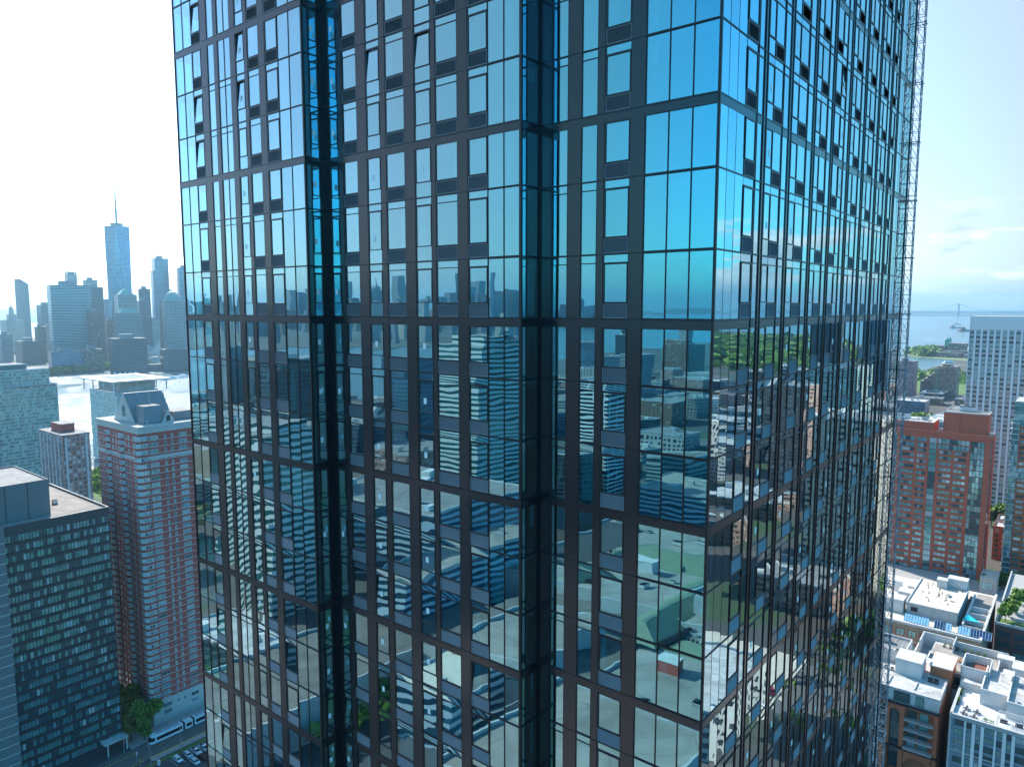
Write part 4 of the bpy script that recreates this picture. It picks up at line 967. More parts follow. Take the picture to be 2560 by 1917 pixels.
def pole(name, a, b, h, label, cat='pole', arm=0, group=None, lamp=False):
    e = tag(empty(name, a, b), label, cat, group); mb = MB(); mb.tube((0, 0, 0), (0, 0, h), .12, .07, 8); mb.box(-.2, .2, -.2, .2, 0, .3)
    mb.build('post', GALV, e)
    if arm: mb = MB(); mb.tube((0, 0, h-.4), (arm, 0, h-.1), .05); mb.tube((0, 0, h-1.4), (arm*.8, 0, h-.3), .03); mb.build('arm', GALV, e)
    if lamp: mb = MB(); mb.box(arm-.5, arm+.2, -.15, .15, h-.25, h-.05); mb.build('lamp_head', GALV, e)
    return e
pole('catenary_pole', -263.5, 104, 8, 'white catenary pole with a long arm at the foot of the trees', arm=5, group=None)
pole('catenary_pole', -251.6, 119, 8.5, 'tall pale catenary pole standing beside the middle of the tram', arm=-4)
for k in range(5): pole('platform_post', -249.6, 112+k*6, 3.4, 'dark post along the tram platform fence', 'post', group='posts along the tram platform')
pole('street_lamp', -248.2, 106.5, 7, 'street lamp by the tram crossing', 'street lamp', arm=-1.8, lamp=True)
for k, (a_, b_) in enumerate(((-254.2, 104.4), (-248.4, 103.0))):
    e = tag(empty('traffic_signal', a_, b_), ('white boxed traffic signal on the tram crossing', 'yellow traffic signal on a post beside the verge')[k], 'traffic signal'); mb = MB(); mb.tube((0, 0, 0), (0, 0, 3.6), .08, n=6); mb.build('post', GALV, e)
    mb = MB(); mb.box(-.2, .2, -.18, .18, 2.6, 3.7); mb.build('signal_head', (WHT, YEL)[k], e); mb = MB(); [mb.tube((0, -.18, 2.8+q*.33), (0, -.24, 2.8+q*.33), .11, n=8) for q in range(3)]; mb.build('lenses', DARKM, e)
e = tag(empty('utility_cabinet', -246.6, 108.5), 'white utility cabinet beside the grass verge', 'cabinet'); mb = MB(); mb.box(-.5, .5, -.35, .35, .1, 1.5); mb.box(-.56, .56, -.4, .4, 1.5, 1.6); mb.box(-.55, .55, -.4, .4, 0, .1); mb.build('cabinet_box', WHT, e)
e = tag(empty('platform_fence', -249.5, 108), 'dark railing fence running along the tram platform', 'fence'); mb = MB()
for k in range(60): mb.tube((0, k*1.5, .3), (0, k*1.5, 1.5), .03, n=4)
mb.tube((0, 0, 1.45), (0, 90, 1.45), .035, n=4); mb.tube((0, 0, .9), (0, 90, .9), .025, n=4); mb.build('rails', DARKM, e)
TL = ['bushy green tree behind the other trees at the brick tower corner', 'dark green tree nearest the stone base of the brick tower', 'round bronze green tree in front of the grove beside the office', 'green tree with yellow edges touching the office corner', 'low green tree between the bronze tree and the tram', 'small green tree at the back of the plaza']
for i, (a_, b_, k_, s_) in enumerate(((-280, 114.0, 'big', 1.0), (-268.5, 114.5, 'big', .95), (-268.6, 108.6, 'bronze', 1.0), (-276, 109.6, 'bronze', .95), (-265.5, 112.2, 'big', .62), (-289, 115.5, 'big', .8))): tree(a_, b_, k_, TL[i], s=s_)
# parked cars
def car_mesh(L, wd, kind):
    mb = MB(); gl = MB(); w = wd/2
    mb.prism([(-w, -L/2), (w, -L/2), (w, L/2), (-w, L/2)], .35, .72, 0, 0); mb.prism([(-w, -L/2), (w, -L/2), (w, L/2), (-w, L/2)], .72, 1.0, 0, 0, [(-w*.93, -L/2+.15), (w*.93, -L/2+.15), (w*.93, L/2-.12), (-w*.93, L/2-.12)])
    if kind == 'pickup': y0, y1 = -L*.22, L*.12
    else: y0, y1 = -L*.24, L*.40
    top = 1.45 if kind == 'car' else 1.75
    gl.prism([(-w*.9, y0-.35), (w*.9, y0-.35), (w*.9, y1+.2), (-w*.9, y1+.2)], 1.0, top-.07, 0, 0, [(-w*.74, y0+.35), (w*.74, y0+.35), (w*.74, y1-.25), (-w*.74, y1-.25)])
    rf = MB(); rf.prism([(-w*.75, y0+.33), (w*.75, y0+.33), (w*.75, y1-.23), (-w*.75, y1-.23)], top-.07, top, 0, 0, [(-w*.7, y0+.5), (w*.7, y0+.5), (w*.7, y1-.4), (-w*.7, y1-.4)])
    for sx in (-1, 1): rf.tube((sx*w*.9, y0-.3, 1.0), (sx*w*.75, y0+.35, top-.06), .05, n=4); rf.tube((sx*w*.9, y1+.15, 1.0), (sx*w*.75, y1-.25, top-.06), .06, n=4)
    if kind == 'pickup':
        for sx in (-1, 1): rf.box(sx*w*.93, sx*w*.80, y1+.3, L/2-.1, 1.0, 1.12)
        gl.box(-w*.78, w*.78, y1+.35, L/2-.2, 1.0, 1.01)
    wh = MB(); wm = []
    for sx in (-1, 1):
        for sy in (-.32, .32): q = MB(); q.tube((sx*w*.78, sy*L, .34), (sx*w*1.01, sy*L, .34), .34, n=12); wm.append(q)
    return mb, gl, rf, wm
RUB = mat('tyre rubber', (0.02, 0.02, 0.02), .8)
CARP = {}
def paint(name, c): return mat('car paint '+name, c, .25, .2, var=.03)
def car(a, b, rot, kind, pname, c, label, group, z=0):
    L, wd = (5.6, 2.0) if kind == 'pickup' else (4.6, 1.85)
    if kind not in CARP:
        mb, gl, rf, wm = car_mesh(L, wd, kind); CARP[kind] = [x.build('tmp', TB_) for x in [mb, gl, rf]+wm]
        CARP[kind] = [(o.data, bpy.data.objects.remove(o))[0] for o in CARP[kind]]
    e = tag(empty('parked_car' if kind != 'pickup' else 'pickup_truck', a, b, z, GROT+rot), label, 'car' if kind != 'pickup' else 'pickup truck', group)
    pm = paint(pname, c)
    for i, nm in enumerate(('body', 'windows', 'roof')+('wheel',)*4):
        o = bpy.data.objects.new(nm, CARP[kind][i]); COL.objects.link(o); o.parent = e
        m_ = pm if i in (0, 2) else TB_ if i == 1 else RUB
        o.material_slots[0].link = 'OBJECT'; o.material_slots[0].material = m_
    return e
lot = [(-243.6, 117.4, 'car', 'silver', (.55, .57, .6), 'silver car, first in the row facing the tram tracks'), (-243.2, 120.3, 'pickup', 'white', (.75, .76, .78), 'white pickup truck, second in the row facing the tram tracks'), (-242.9, 123.2, 'pickup', 'white', (.75, .76, .78), 'white pickup truck, third in the row facing the tram tracks'), (-243.2, 126.0, 'car', 'red', (.4, .02, .02), 'red car at the far end beside the white pickups'),
       (-243.9, 113.8, 'car', 'white', (.75, .76, .78), 'large white car alone at the near end of the lot'), (-237.9, 117.0, 'car', 'silver', (.55, .57, .6), 'silver car in the second row beside the dark red car'), (-237.8, 120.2, 'car', 'maroon', (.12, .015, .03), 'dark red car in the second row'), (-237.8, 123.2, 'car', 'blue', (.05, .1, .2), 'dark blue car tucked by the glass tower edge'), (-237.8, 126.2, 'pickup', 'grey', (.2, .21, .22), 'grey pickup in the second row by the glass tower edge')]
for a_, b_, k_, pn, c_, l_ in lot: car(a_, b_, pi/2, k_, pn, c_, l_, 'cars in the parking lot')
mb = MB(); [mb.box(0, 5.2, k*2.9, k*2.9+.12, .025, .03) for k in range(8)]; o = mb.build('parking_bay_lines', WPAINT); place(o, -246.2, 112.2); o['kind'] = 'structure'
# ------------------------------------------------------------------ right hand cluster
def planks(mb, x0, x1, y0, y1, z, n, w=.06):
    for k in range(n): x = x0+(x1-x0)*k/n; mb.box(x, x+w, y0, y1, z, z+.02)
# red brick and glass tower
r_ = Bld('brick_glass_tower', 'broad red brick apartment tower with a glass corner, right of the glass tower', -108, -42.3, 493, 516)
RB2 = brickm('russet brick', (0.58, 0.135, 0.07))
r_.part('wall', [RB2, WROOF], lambda mb: [mb.box(0, 65.7, 0, 23, 0, 84.6, 0, 1), mb.box(0, 36, 3, 23, 84.6, 90.6, 0, 1), mb.box(-.3, 66, -.3, .1, 83.4, 86.0)])
r_.part('penthouse', [RB2, ROOF], lambda mb: [mb.box(40.5, 63.1, 7, 22, 84.6, 97.0, 0, 1), mb.box(40.5, 49, 6.7, 7, 84.6, 97.0, 0, 1)])
r_.part('penthouse_parapet', STONE, lambda mb: [mb.box(40.3, 63.3, 6.8, 7.2, 97, 97.6), mb.box(40.3, 63.3, 21.8, 22.2, 97, 97.6), mb.box(62.9, 63.3, 7, 22, 97, 97.6)])
fp = 3.47
for k in range(24):
    z = 82.2-fp*k-.6
    big = k < 3
    for (u0, u1) in ((-106, -99), (-97.3, -90.6), (-88.4, -81.0), (-79.6, -74.7)): [r_.win('F', u0+(u1-u0)*q/3+.04, u0+(u1-u0)*(q+1)/3-.04, z-1.9-(.7 if k < 2 else 0), z, DFR, .07, (.38, .32, .2, .1), 1) for q in range(3)]
    r_.win('F', -73.2, -69.4, z-2.9, z+.35, DFR, .08, (.3, .3, .3, .1), 2)
    if k < 2: [r_.win('F', -68.8+q*2.02, -66.82+q*2.02, z-2.7, z+.2, DFR, .08, (.25, .35, .3, .1), 0) for q in range(8)]
    else:
        for (u0, u1) in ((-67.7, -61.5), (-60.1, -53.8)): [r_.win('F', u0+(u1-u0)*q/3+.04, u0+(u1-u0)*(q+1)/3-.04, z-1.9, z, DFR, .07, (.36, .34, .2, .1), 1) for q in range(3)]
    [r_.win('F', -52.0+q*1.7, -50.34+q*1.7, z-2.9, z+.35, DFR, .08, (.25, .35, .35, .05), 0) for q in range(4)]
    r_.win('R', 493.6, 499.5, z-2.9, z+.35, DFR, .09, (.4, .2, .4, 0), 3)
    for u0 in (502, 508): r_.win('R', u0, u0+3.5, z-1.9, z, DFR, .08, (.4, .3, .2, .1), 2)
r_.finish(100)
r_.part('roof_pipes', GALV, lambda mb: [mb.tube((44+k*1.3, 6.6, 88.5), (44+k*1.3, 6.0, 88.5), .18) for k in range(4)]+[mb.tube((52+k*1.3, 6.6, 88.5), (52+k*1.3, 6.0, 88.5), .18) for k in range(4)])
roof_unit(-91, 506, 90.6, 9, 4, 3.2, 'long white cooling unit on the red brick tower roof beside the mast', fans=4); roof_unit(-92, 500, 90.6, 7, 3, 2.4, 'lower white cooling unit in front of the long one on the red brick tower', fans=3)
roof_unit(-57, 512, 97.2, 8, 3.5, 2.6, 'white cooling unit on top of the red brick penthouse', fans=4)
roof_unit(-78, 505, 90.6, 4, 3, 2.2, 'round topped grey unit in the middle of the red brick tower roof', m=GALV, fans=2)
# white ribbed tower
w_ = Bld('ribbed_tower', 'tall white ribbed apartment tower behind the red brick tower', -74.2, -14, 649, 690)
WRB = mat('white rib concrete', (0.80, 0.79, 0.77), .7, var=.06)
w_.part('wall', [mat('pale spandrel', (0.50, 0.48, 0.45), .8, var=.08), WROOF], lambda mb: [mb.box(.2, 60, .25, 41, 0, 143, 0, 1)])
w_.part('crown_wall', [WRB, WROOF], lambda mb: [mb.box(-.1, 60.3, -.1, 41, 142.8, 153, 0, 1), mb.box(44, 56, 4, 20, 153, 156, 0, 1)])
w_.part('crown_joints', mat('joint grey', (0.42, 0.43, 0.43), .8), lambda mb: [mb.box(0, 60, -.13, -.1, 143+k*1.1, 143.06+k*1.1) for k in range(9)]+[mb.box(k*1.05, k*1.05+.05, -.13, -.1, 143, 153) for k in range(57)])
w_.part('ribs', WRB, lambda mb: [mb.box(k*4.18+3.0, k*4.18+4.18+.1, -.35, .3, 0, 143) for k in range(15)]+[mb.box(-.2, .3, -.35, .3, 0, 143)])
for k in range(41):
    z = 142-3.47*k
    for q in range(14):
        x = -74.2+.35+q*4.18
        w_.win('F', x+(0 if q == 0 else -.15), x+2.55, z-2.2, z-.35, WFR, .10, (.22, .42, .26, .1), 1 if (k*7+q*3) % 5 else 2, out=-.2)
    w_.win('R', 651, 656, z-2.2, z-.3, WFR, .1)
w_.finish(100)
# tower cut by the right edge of the photograph
e_ = Bld('corner_tower', 'brick and green glass tower with stacked corner balconies at the right edge', -33.5, 4, 509, 540)
e_.part('wall', [ORANGE, WROOF], lambda mb: [mb.box(0, 37.5, 0, 31, 0, 92, 0, 1), mb.box(0, 37.5, 4, 31, 92, 105, 1, 1)])
TEALG = facade_mat('teal balcony glass', (0.16, 0.28, 0.30), (0.12, 0.28, 0.30), 1.4, 3.2, .9, .75, litp=.15, gmetal=.6, wrough=.3)
e_.part('glass_corner', TEALG, lambda mb: [mb.box(-.6, 3.2, -.8, 6, 0, 95), mb.box(-.1, 37, -.5, 0, 60, 66), mb.box(-.2, 37.2, 3.6, 30, 98, 104)])
e_.part('balcony_slabs', WHT, lambda mb: [mb.box(-1.1, 3.4, -1.6, 6, 3+k*3.2, 3.25+k*3.2) for k in range(29)])
for k in range(28):
    for q in range(7): e_.win('F', -29.6+q*4.6, -26+q*4.6, 4.2+3.2*k, 6.0+3.2*k, DFR, .08, (.5, .25, .2, .05), 2)
e_.finish(60)
# low brown building between towers
l_ = Bld('brown_block', 'low brown brick block with arched bays between the red tower and the corner tower', -42, -20, 541, 575)
l_.body(21, brickm('umber brick', (0.27, 0.12, 0.08)), WROOF)
for k in range(6):
    for q in range(6): l_.win('F', -41+q*3.6, -38.8+q*3.6, 2+3.2*k, 4+3.2*k, DFR, .08, (.3, .4, .2, .1), 1)
l_.finish(40)
for k in range(4): roof_unit(-39+k*4.8, 556, 21, 3.2, 2.2, 1.8, 'white roof unit, %s of the row on the low brown block' % ('first', 'second', 'third', 'last')[k], 'roof units on the low brown block', fans=2)
x_ = Bld('terrace_block', 'small stone hut with a cream roof at the red tower foot', -41, -33, 470, 486); x_.body(9, STONE, TANR); x_.win('F', -40, -35, 3, 7, DFR, .1, mull=2); x_.finish()
# cream roofed warehouse building
T = Bld('warehouse_block', 'long tan brick building with a cream gravel roof, blue solar panels and red framed windows', -84, -26.8, 326, 384)
T.part('wall', TANB, lambda mb: mb.box(0, 57.2, 0, 58, 0, 29.6, skip='t')); T.part('roof', TANR, lambda mb: mb.quad([(0, 0, 29.6), (57.2, 0, 29.6), (57.2, 58, 29.6), (0, 58, 29.6)]))
T.part('cornice', STONE, lambda mb: [mb.box(-.3, 57.5, -.4, .5, 29.6, 30.5), mb.box(56.7, 57.6, 0, 58, 29.6, 30.6), mb.box(-.2, 57.3, -.25, 0, 22.6, 23.1)])
REDF = mat('red window frame', (0.33, 0.035, 0.03), .5, var=.1)
for q in range(13):
    u = -82.6+q*4.35
    for zz in (24.2, 18.6, 12.4, 7.0): T.win('F', u, u+3.2, zz, zz+3.3, REDF, .28, (.1, .5, .35, .05), 1)
T.finish(60)
T.part('pilasters', TANB, lambda mb: [mb.box(.4+q*4.35, 1.25+q*4.35, -.3, 0, 0, 28.8) for q in range(14)])
T.part('raised_roof', [CONC, TANR], lambda mb: mb.box(29, 47.6, 12, 47, 29.6, 34.4, 0, 1)); T.part('raised_parapet', STONE, lambda mb: [mb.box(28.7, 47.9, 11.7, 12.1, 34.4, 34.9), mb.box(47.5, 47.9, 12, 47, 34.4, 34.9), mb.box(28.7, 29.1, 12, 47, 34.4, 34.9)])
T.part('upper_windows', DARKM, lambda mb: [mb.box(30.6, 33.2, 11.95, 12, 31.2, 33.2)])
T.part('terrace_walls', WCONC, lambda mb: [mb.box(49.8, 50.2, 8, 50, 29.6, 32.4), mb.box(50, 56.5, 16, 16.3, 29.6, 31.8), mb.box(50, 56.5, 24, 24.3, 29.6, 31.8), mb.box(50, 56.5, 32, 32.3, 29.6, 31.8), mb.box(50, 56.5, 8, 8.3, 29.6, 31.8), mb.box(48, 49.8, 8, 50, 29.6, 29.9)])
T.part('terrace_paving', BROWNR, lambda mb: mb.quad([(50.2, 8.3, 29.66), (56.5, 8.3, 29.66), (56.5, 56, 29.66), (50.2, 56, 29.66)]))
T.part('dark_gutter', DARKM, lambda mb: mb.box(48, 49.7, 10, 50, 29.9, 30.0))
def th(a, b, z, w, d, h, name, label, m=WCONC, top=ROOF, door=True, cat='roof house', group=None):
    e = tag(empty(name, a, b, z), label, cat, group); mb = MB(); mb.box(-w/2, w/2, -d/2, d/2, 0, h, 0, 1); mb.build('walls', [m, top], e)
    mb = MB(); mb.box(-w/2-.12, w/2+.12, -d/2-.12, d/2+.12, h, h+.18); mb.build('roof_edge', STONE, e)
    if door: mb = MB(); mb.box(-w*.1, w*.1+.5, -d/2-.03, -d/2, 0, 2.1); mb.build('door', GALV, e)
    return e
th(-40.4, 371, 34.4, 7.5, 5, 4.2, 'stair_house', 'pale stair house with a blue door at the back of the cream roof')
th(-46, 367.5, 34.4, 4, 4, 3.6, 'stair_house', 'smaller square stair house left of the blue doored one')
th(-58, 352, 29.6, 5, 6, 5, 'stair_house', 'tall pale stair house with white equipment around it near the mast')
th(-65, 341, 29.6, 7, 7, 5.2, 'stair_house', 'white flat roofed hut in front of the mast on the tan building')
th(-58.6, 340, 29.6, 5, 7, 5.6, 'stair_house', 'white hut right beside the flat roofed one, on the tan building', )
for k in range(3): th(-69+k*6, 367-k*3, 29.6, 3, 3, 4.6, 'tank_casing', ('white tall tank casing by the mast, back one', 'white tall tank casing by the mast, middle one', 'white tall tank casing by the mast, front one')[k], m=WHT, door=False, cat='tank')
SOL = mat('solar cell', (0.03, 0.10, 0.20), .12, .5, var=.2); SOLF = mat('solar cell frame', (0.30, 0.55, 0.68), .4)
for k, (x0, n, br) in enumerate(((-54.2, 9, 1), (-43.2, 4, 0), (-40.2, 3, 1), (-34.8, 4, 1), (-30.6, 7, 0))):
    e = tag(empty('solar_panel', x0, 328.2, 29.6), ('long bright blue solar panel array, first from the mast on the tan building', 'dark solar panel array second from the mast', 'short bright solar panel array in the middle of the row', 'bright solar panel array before the concrete block', 'dark solar panel array at the right end of the row')[k], 'solar panels', 'solar panels on the tan building'); w = n*1.0
    mb = MB(); mb.quad([(0, 0, .4), (w, 0, .4), (w, 2.6, 2.9), (0, 2.6, 2.9)]); mb.build('panel', SOLF if br else SOL, e)
    mb = MB(); [mb.tube((x, 0, .43), (x, 2.6, 2.93), .05, n=4) for x in [i*w/n for i in range(n+1)]]; mb.tube((0, 0, .42), (w, 0, .42), .05, n=4); mb.tube((0, 2.6, 2.92), (w, 2.6, 2.92), .05, n=4); [mb.tube((x, 2.4, 0), (x, 2.4, 2.7), .05, n=4) for x in (.1, w/2, w-.1)]; mb.build('rack', SOL if br else GALV, e)
rv = random.Random(11)
vl = ['black vent stack on the cream roof near the stair houses', 'cluster pipe on the cream roof']
for k in range(16):
    e = tag(empty('roof_vent', -52+rv.uniform(0, 14), 344+rv.uniform(0, 22), 34.4), 'small black vent pipe among those scattered on the cream roof', 'vent', 'vent pipes on the cream roof'); mb = MB(); mb.tube((0, 0, 0), (0, 0, .5+rv.random()*1.1), .12, n=7); mb.box(-.28, .28, -.28, .28, 0, .12); mb.build('pipe', DARKM, e)
SAIL = mat('turquoise canvas', (0.0, 0.48, 0.56), .8, var=.05)
e = tag(empty('shade_sail', -32, 340, 29.6), 'turquoise triangular shade sail over the terrace of the tan building', 'shade sail'); mb = MB()
P3 = [(-2.6, -1.5, 2.9), (3.4, 0, 2.6), (-1.2, 3.5, 3.6)]; cpt = (-.2, .6, 2.5)
for i in range(3): mb.quad([P3[i], P3[(i+1) % 3], cpt])
mb.build('canvas', SAIL, e); mb = MB(); [mb.tube((p[0], p[1], 0), p, .06) for p in P3]; mb.build('posts', GALV, e)
# terraces: planters, tables, chairs, loungers
PLT = mat('planter green', (0.07, 0.13, 0.03), .9, var=.5, scale=3.0); WOOD = mat('orange wood', (0.42, 0.19, 0.06), .6, var=.2, scale=3.0); GRYF = mat('dark grey furniture', (0.07, 0.075, 0.08), .8)
def planter(a, b, z, L, label, group=None, rot=0, n=60, seed=1, h=1.0):
    e = tag(empty('planter', a, b, z, GROT+rot), label, 'planter', group); mb = MB(); mb.box(-L/2, L/2, -.3, .3, 0, .55); mb.build('box', GRYF, e)
    r = random.Random(seed); mb = MB(); clump_cloud(mb, [(r.uniform(-L/2, L/2), 0, .55+h*.4, .4*h) for _ in range(max(2, int(L*1.5)))], int(n*max(1, L/2)), .14, r); mb.build('plants', LEAF, e); return e
def chair(a, b, z, rot, label, group, m=WOOD):
    e = tag(empty('terrace_chair', a, b, z, GROT+rot), label, 'chair', group); mb = MB(); mb.box(-.25, .25, -.25, .25, .40, .46); mb.build('seat', m, e)
    mb = MB(); mb.box(-.25, .25, .22, .28, .46, .95); mb.build('backrest', m, e); mb = MB(); [mb.box(x-.03, x+.03, y-.03, y+.03, 0, .4) for x in (-.22, .22) for y in (-.22, .22)]; mb.build('legs', m, e)
def table(a, b, z, w, d, label, m=WOOD, group=None, rot=0):
    e = tag(empty('terrace_table', a, b, z, GROT+rot), label, 'table', group); mb = MB(); mb.box(-w/2, w/2, -d/2, d/2, .70, .76); mb.build('table_top', m, e); mb = MB(); [mb.box(x-.04, x+.04, y-.04, y+.04, 0, .7) for x in (-w/2+.1, w/2-.1) for y in (-d/2+.1, d/2-.1)]; mb.build('legs', m, e)
# white terraced apartments (behind)
Q = Bld('terrace_apartments', 'white stepped apartment block with roof terraces and wooden furniture, in front of the tan building', -47, 6, 286, 320)
Q.part('wall', [WCONC, WROOF], lambda mb: [mb.box(0, 53, 0, 34, 0, 25, 0, 1), mb.box(6, 53, 6, 34, 25, 28.6, 0, 1)])
Q.part('parapets', WCONC, lambda mb: [mb.box(0, 53, 0, .4, 25, 26), mb.box(0, .4, .4, 34, 25, 26), mb.box(6, 53, 6, 6.4, 28.6, 29.6), mb.box(6, 6.4, 6.4, 20, 28.6, 29.6), mb.box(2, 13, 33.6, 34, 25, 31), mb.box(1.6, 2, 24, 34, 25, 31), mb.box(13, 30, 30.6, 31, 28.6, 31.4), mb.box(27.6, 28, 10, 31, 28.6, 31.2), mb.box(12.7, 13, 25, 34, 28.6, 32)])
Q.part('terrace_glass', WG[1], lambda mb: [mb.box(7, 26, 5.9, 6, 25.4, 28.2)])
Q.part('terrace_decks', BROWNR, lambda mb: [mb.quad([(6.5, 6.5, 28.66), (27.5, 6.5, 28.66), (27.5, 30.5, 28.66), (6.5, 30.5, 28.66)]), mb.quad([(.5, .5, 25.06), (53, .5, 25.06), (53, 5.8, 25.06), (.5, 5.8, 25.06)])])
Q.part('rails', GALV, lambda mb: [mb.tube((28+k, 6.2, 29.6), (28+k, 6.2, 30.5), .03, n=4) for k in range(25)]+[mb.tube((28, 6.2, 30.5), (53, 6.2, 30.5), .04, n=4)])
th(-11, 306, 28.6, 8, 6, 3.6, 'stair_house', 'white roof house with a glass front on the stepped apartments'); th(-17.5, 312, 28.6, 5, 4, 3.2, 'stair_house', 'white roof house left of the glass fronted one on the stepped apartments')
for k in range(9): planter(-40+k*2.1, 289.0+k*.1, 25.06, 1.6, 'orange leaved planter in the row below the upper terrace', 'planters on the lower white terrace', seed=k)
for k in range(7): planter(-37.5+k*2.2, 314.8, 28.7, .8, 'terracotta planter with a small shrub along the back of the upper terrace', 'planters on the upper white terrace', seed=20+k, h=1.3)
table(-31, 305, 28.7, 2.2, 1.1, 'orange wooden dining table on the upper white terrace')
for k in range(6): chair(-32+(k % 3)*1.0, 304+(k//3)*2.1, 28.7, 0 if k//3 else pi, 'orange wooden chair around the terrace dining table', 'chairs around the orange table')
for k in range(3):
    e = tag(empty('sun_lounger', -26.3+k*1.3, 302.5, 28.7), 'blue sun lounger beside the orange table, %s of three' % ('left', 'middle', 'right')[k], 'sun lounger', 'blue loungers'); mb = MB(); mb.box(-.35, .35, -1, .5, .3, .42); mb.quad([(-.35, .5, .42), (.35, .5, .42), (.35, 1.1, .9), (-.35, 1.1, .9)]); mb.build('cushion', mat('blue cushion', (.03, .16, .45), .8), e); mb = MB(); [mb.box(x-.03, x+.03, y-.03, y+.03, 0, .3) for x in (-.3, .3) for y in (-.9, .4)]; mb.build('legs', GALV, e)
table(-41.5, 287.8, 25.06, 2.4, .8, 'orange wooden bench table on the lower terrace of the stepped apartments')
planter(-20, 296.5, 28.7, 7, 'long green planter along the upper terrace edge', seed=50)
# small grey-roofed building by the mast
s_ = Bld('small_block', 'small pale building with a grey ribbed roof between the mast and the tan building', -66, -47.5, 294.5, 309)
s_.body(30, WCONC, ROOF); s_.part('seams', GALV, lambda mb: [mb.box(k*1.5, k*1.5+.12, .4, 14, 30.02, 30.1) for k in range(1, 12)]); s_.win('F', -62, -50, 26.2, 28.6, DFR, .1, mull=6); s_.finish()
roof_unit(-56, 303, 30, 4, 2.2, 2.2, 'white roof unit on the small grey ribbed roof', fans=2); planter(-49.5, 296, 30, 3, 'green planter on the corner of the small grey ribbed roof', seed=51)
# orange brick arcade building
O = Bld('arched_building', 'orange brick apartment building with tall arches, balconies and a bright white roof', -72, -32, 266, 297)
O.part('wall', ORANGE, lambda mb: mb.box(0, 40, 1.8, 31, 0, 25.4, skip='')); O.part('top_storey', WCONC, lambda mb: mb.box(0, 40, .1, 31, 25.6, 30, skip='t')); O.part('roof', WROOF, lambda mb: [mb.box(-.2, 40.2, -.1, 31, 30, 30.5)])
def arc(mb):
    # brick piers and arches in front of recessed balconies
    def archbay(x0, x1, z0, zs, y0=0.0, y1=1.8, ztop=25.4):
        n = 14; xm, r = (x0+x1)/2, (x1-x0)/2
        pts = [(xm-r*cos(pi*k/n), zs+r*sin(pi*k/n)) for k in range(n+1)]
        for k in range(n):
            (xa, za), (xb, zb_) = pts[k], pts[k+1]
            mb.quad([(xa, y0, za), (xb, y0, zb_), (xb, y0, ztop), (xa, y0, ztop)], 0, [(xa, za), (xb, zb_), (xb, ztop), (xa, ztop)])
            mb.quad([(xb, y0, zb_), (xa, y0, za), (xa, y1, za), (xb, y1, zb_)])
    piers = [(0, .8), (8.2, 9.1), (10.2, 10.9), (18.6, 19.5), (24.4, 25.4), (28.8, 29.9), (35.0, 36.4), (39.0, 40)]
    for (x0, x1) in ((0, 1.0), (24.2, 25.4), (28.6, 30.0), (38.7, 40)): mb.box(x0, x1, 0, 1.8, 0, 25.4)
    archbay(25.4, 28.6, 8, 21.5); mb.box(1, 24.2, 0, 1.8, 24.2, 25.4); mb.box(30, 38.7, 0, 1.8, 24.2, 25.4)
    archbay(13.5, 20.5, 0, 5.0, ztop=9.6); archbay(30.2, 38.5, 0, 3.0, ztop=9.6); mb.box(20.5, 25.4, 0, 1.8, 0, 9.6); mb.box(10.5, 13.5, 0, 1.8, 0, 9.6); archbay(2.5, 10.5, 0, 5, ztop=9.6)
    mb.box(12.6, 13.4, 0, 1.8, 9.6, 25)
O.part('brick_arches', ORANGE, arc)
O.part('balconies', STONE, lambda mb: [mb.box(x0, x1, -.9, 1.8, z, z+.25) for z in (10.0, 13.4, 16.8, 20.2) for (x0, x1) in ((1, 12.6), (13.4, 24.2), (30, 38.7))])
O.part('balcony_rails', DARKM, lambda mb: [mb.tube((x0, -.85, z+1.2), (x1, -.85, z+1.2), .04, n=4) for z in (10.0, 13.4, 16.8, 20.2) for (x0, x1) in ((1, 12.6), (13.4, 24.2), (30, 38.7))]+[mb.tube((x0+k*.4, -.85, z+.2), (x0+k*.4, -.85, z+1.2), .02, n=4) for z in (10.0, 13.4, 16.8, 20.2) for (x0, x1) in ((1, 12.6), (13.4, 24.2), (30, 38.7)) for k in range(int((x1-x0)/.4))])
O.part('cornice', DARKM, lambda mb: [mb.box(-.5, 40.5, -1.4, 1.0, 25.3, 25.65), mb.box(-.4, 40.4, -1.0, 1.0, 9.5, 9.9), mb.box(-.5, 40.5, -1.35, -1.3, 26.6, 26.7)]+[mb.tube((k, -1.33, 25.6), (k, -1.33, 26.6), .03, n=4) for k in range(0, 41)])
for (u0, u1) in ((-70.5, -68), (-66.5, -64), (-62, -59.5), (-57.6, -55.2), (-53.4, -51.4), (-49.3, -47.3), (-45.6, -40.6), (-38.9, -36.5)): O.win('F', u0, u1, 26.1, 29.6, DFR, .1, (0, .8, .2, 0), 1)
for z in (10.4, 13.8, 17.2, 20.6):
    for u0 in (-70, -66, -62, -58, -54, -50, -41.3, -37.8): O.w.append(('F', u0, u0+2.8, z, z+2.6, DFR, .08, O.r.random(), (.15, .6, .2, .05), 1, -1.8+.05, 'window'))
O.w.append(('F', -46.6, -43.4, 1, 24.3, DFR, .1, .5, (0, .9, .1, 0), 1, -1.75, 'window'))
O.finish(80)
O.part('side_wall', ORANGE, lambda mb: mb.box(39.9, 40.3, 1.8, 31, 0, 27)); O.part('roof_ridges', STONE, lambda mb: [mb.box(8+k*8, 8.35+k*8, 2, 8, 30.5, 30.9) for k in range(4)])
th(-43.4, 281.5, 30.5, 8.2, 9, 5.6, 'stair_house', 'large white rendered roof house on the white roof of the arched building', m=WCONC, top=WROOF, door=False)
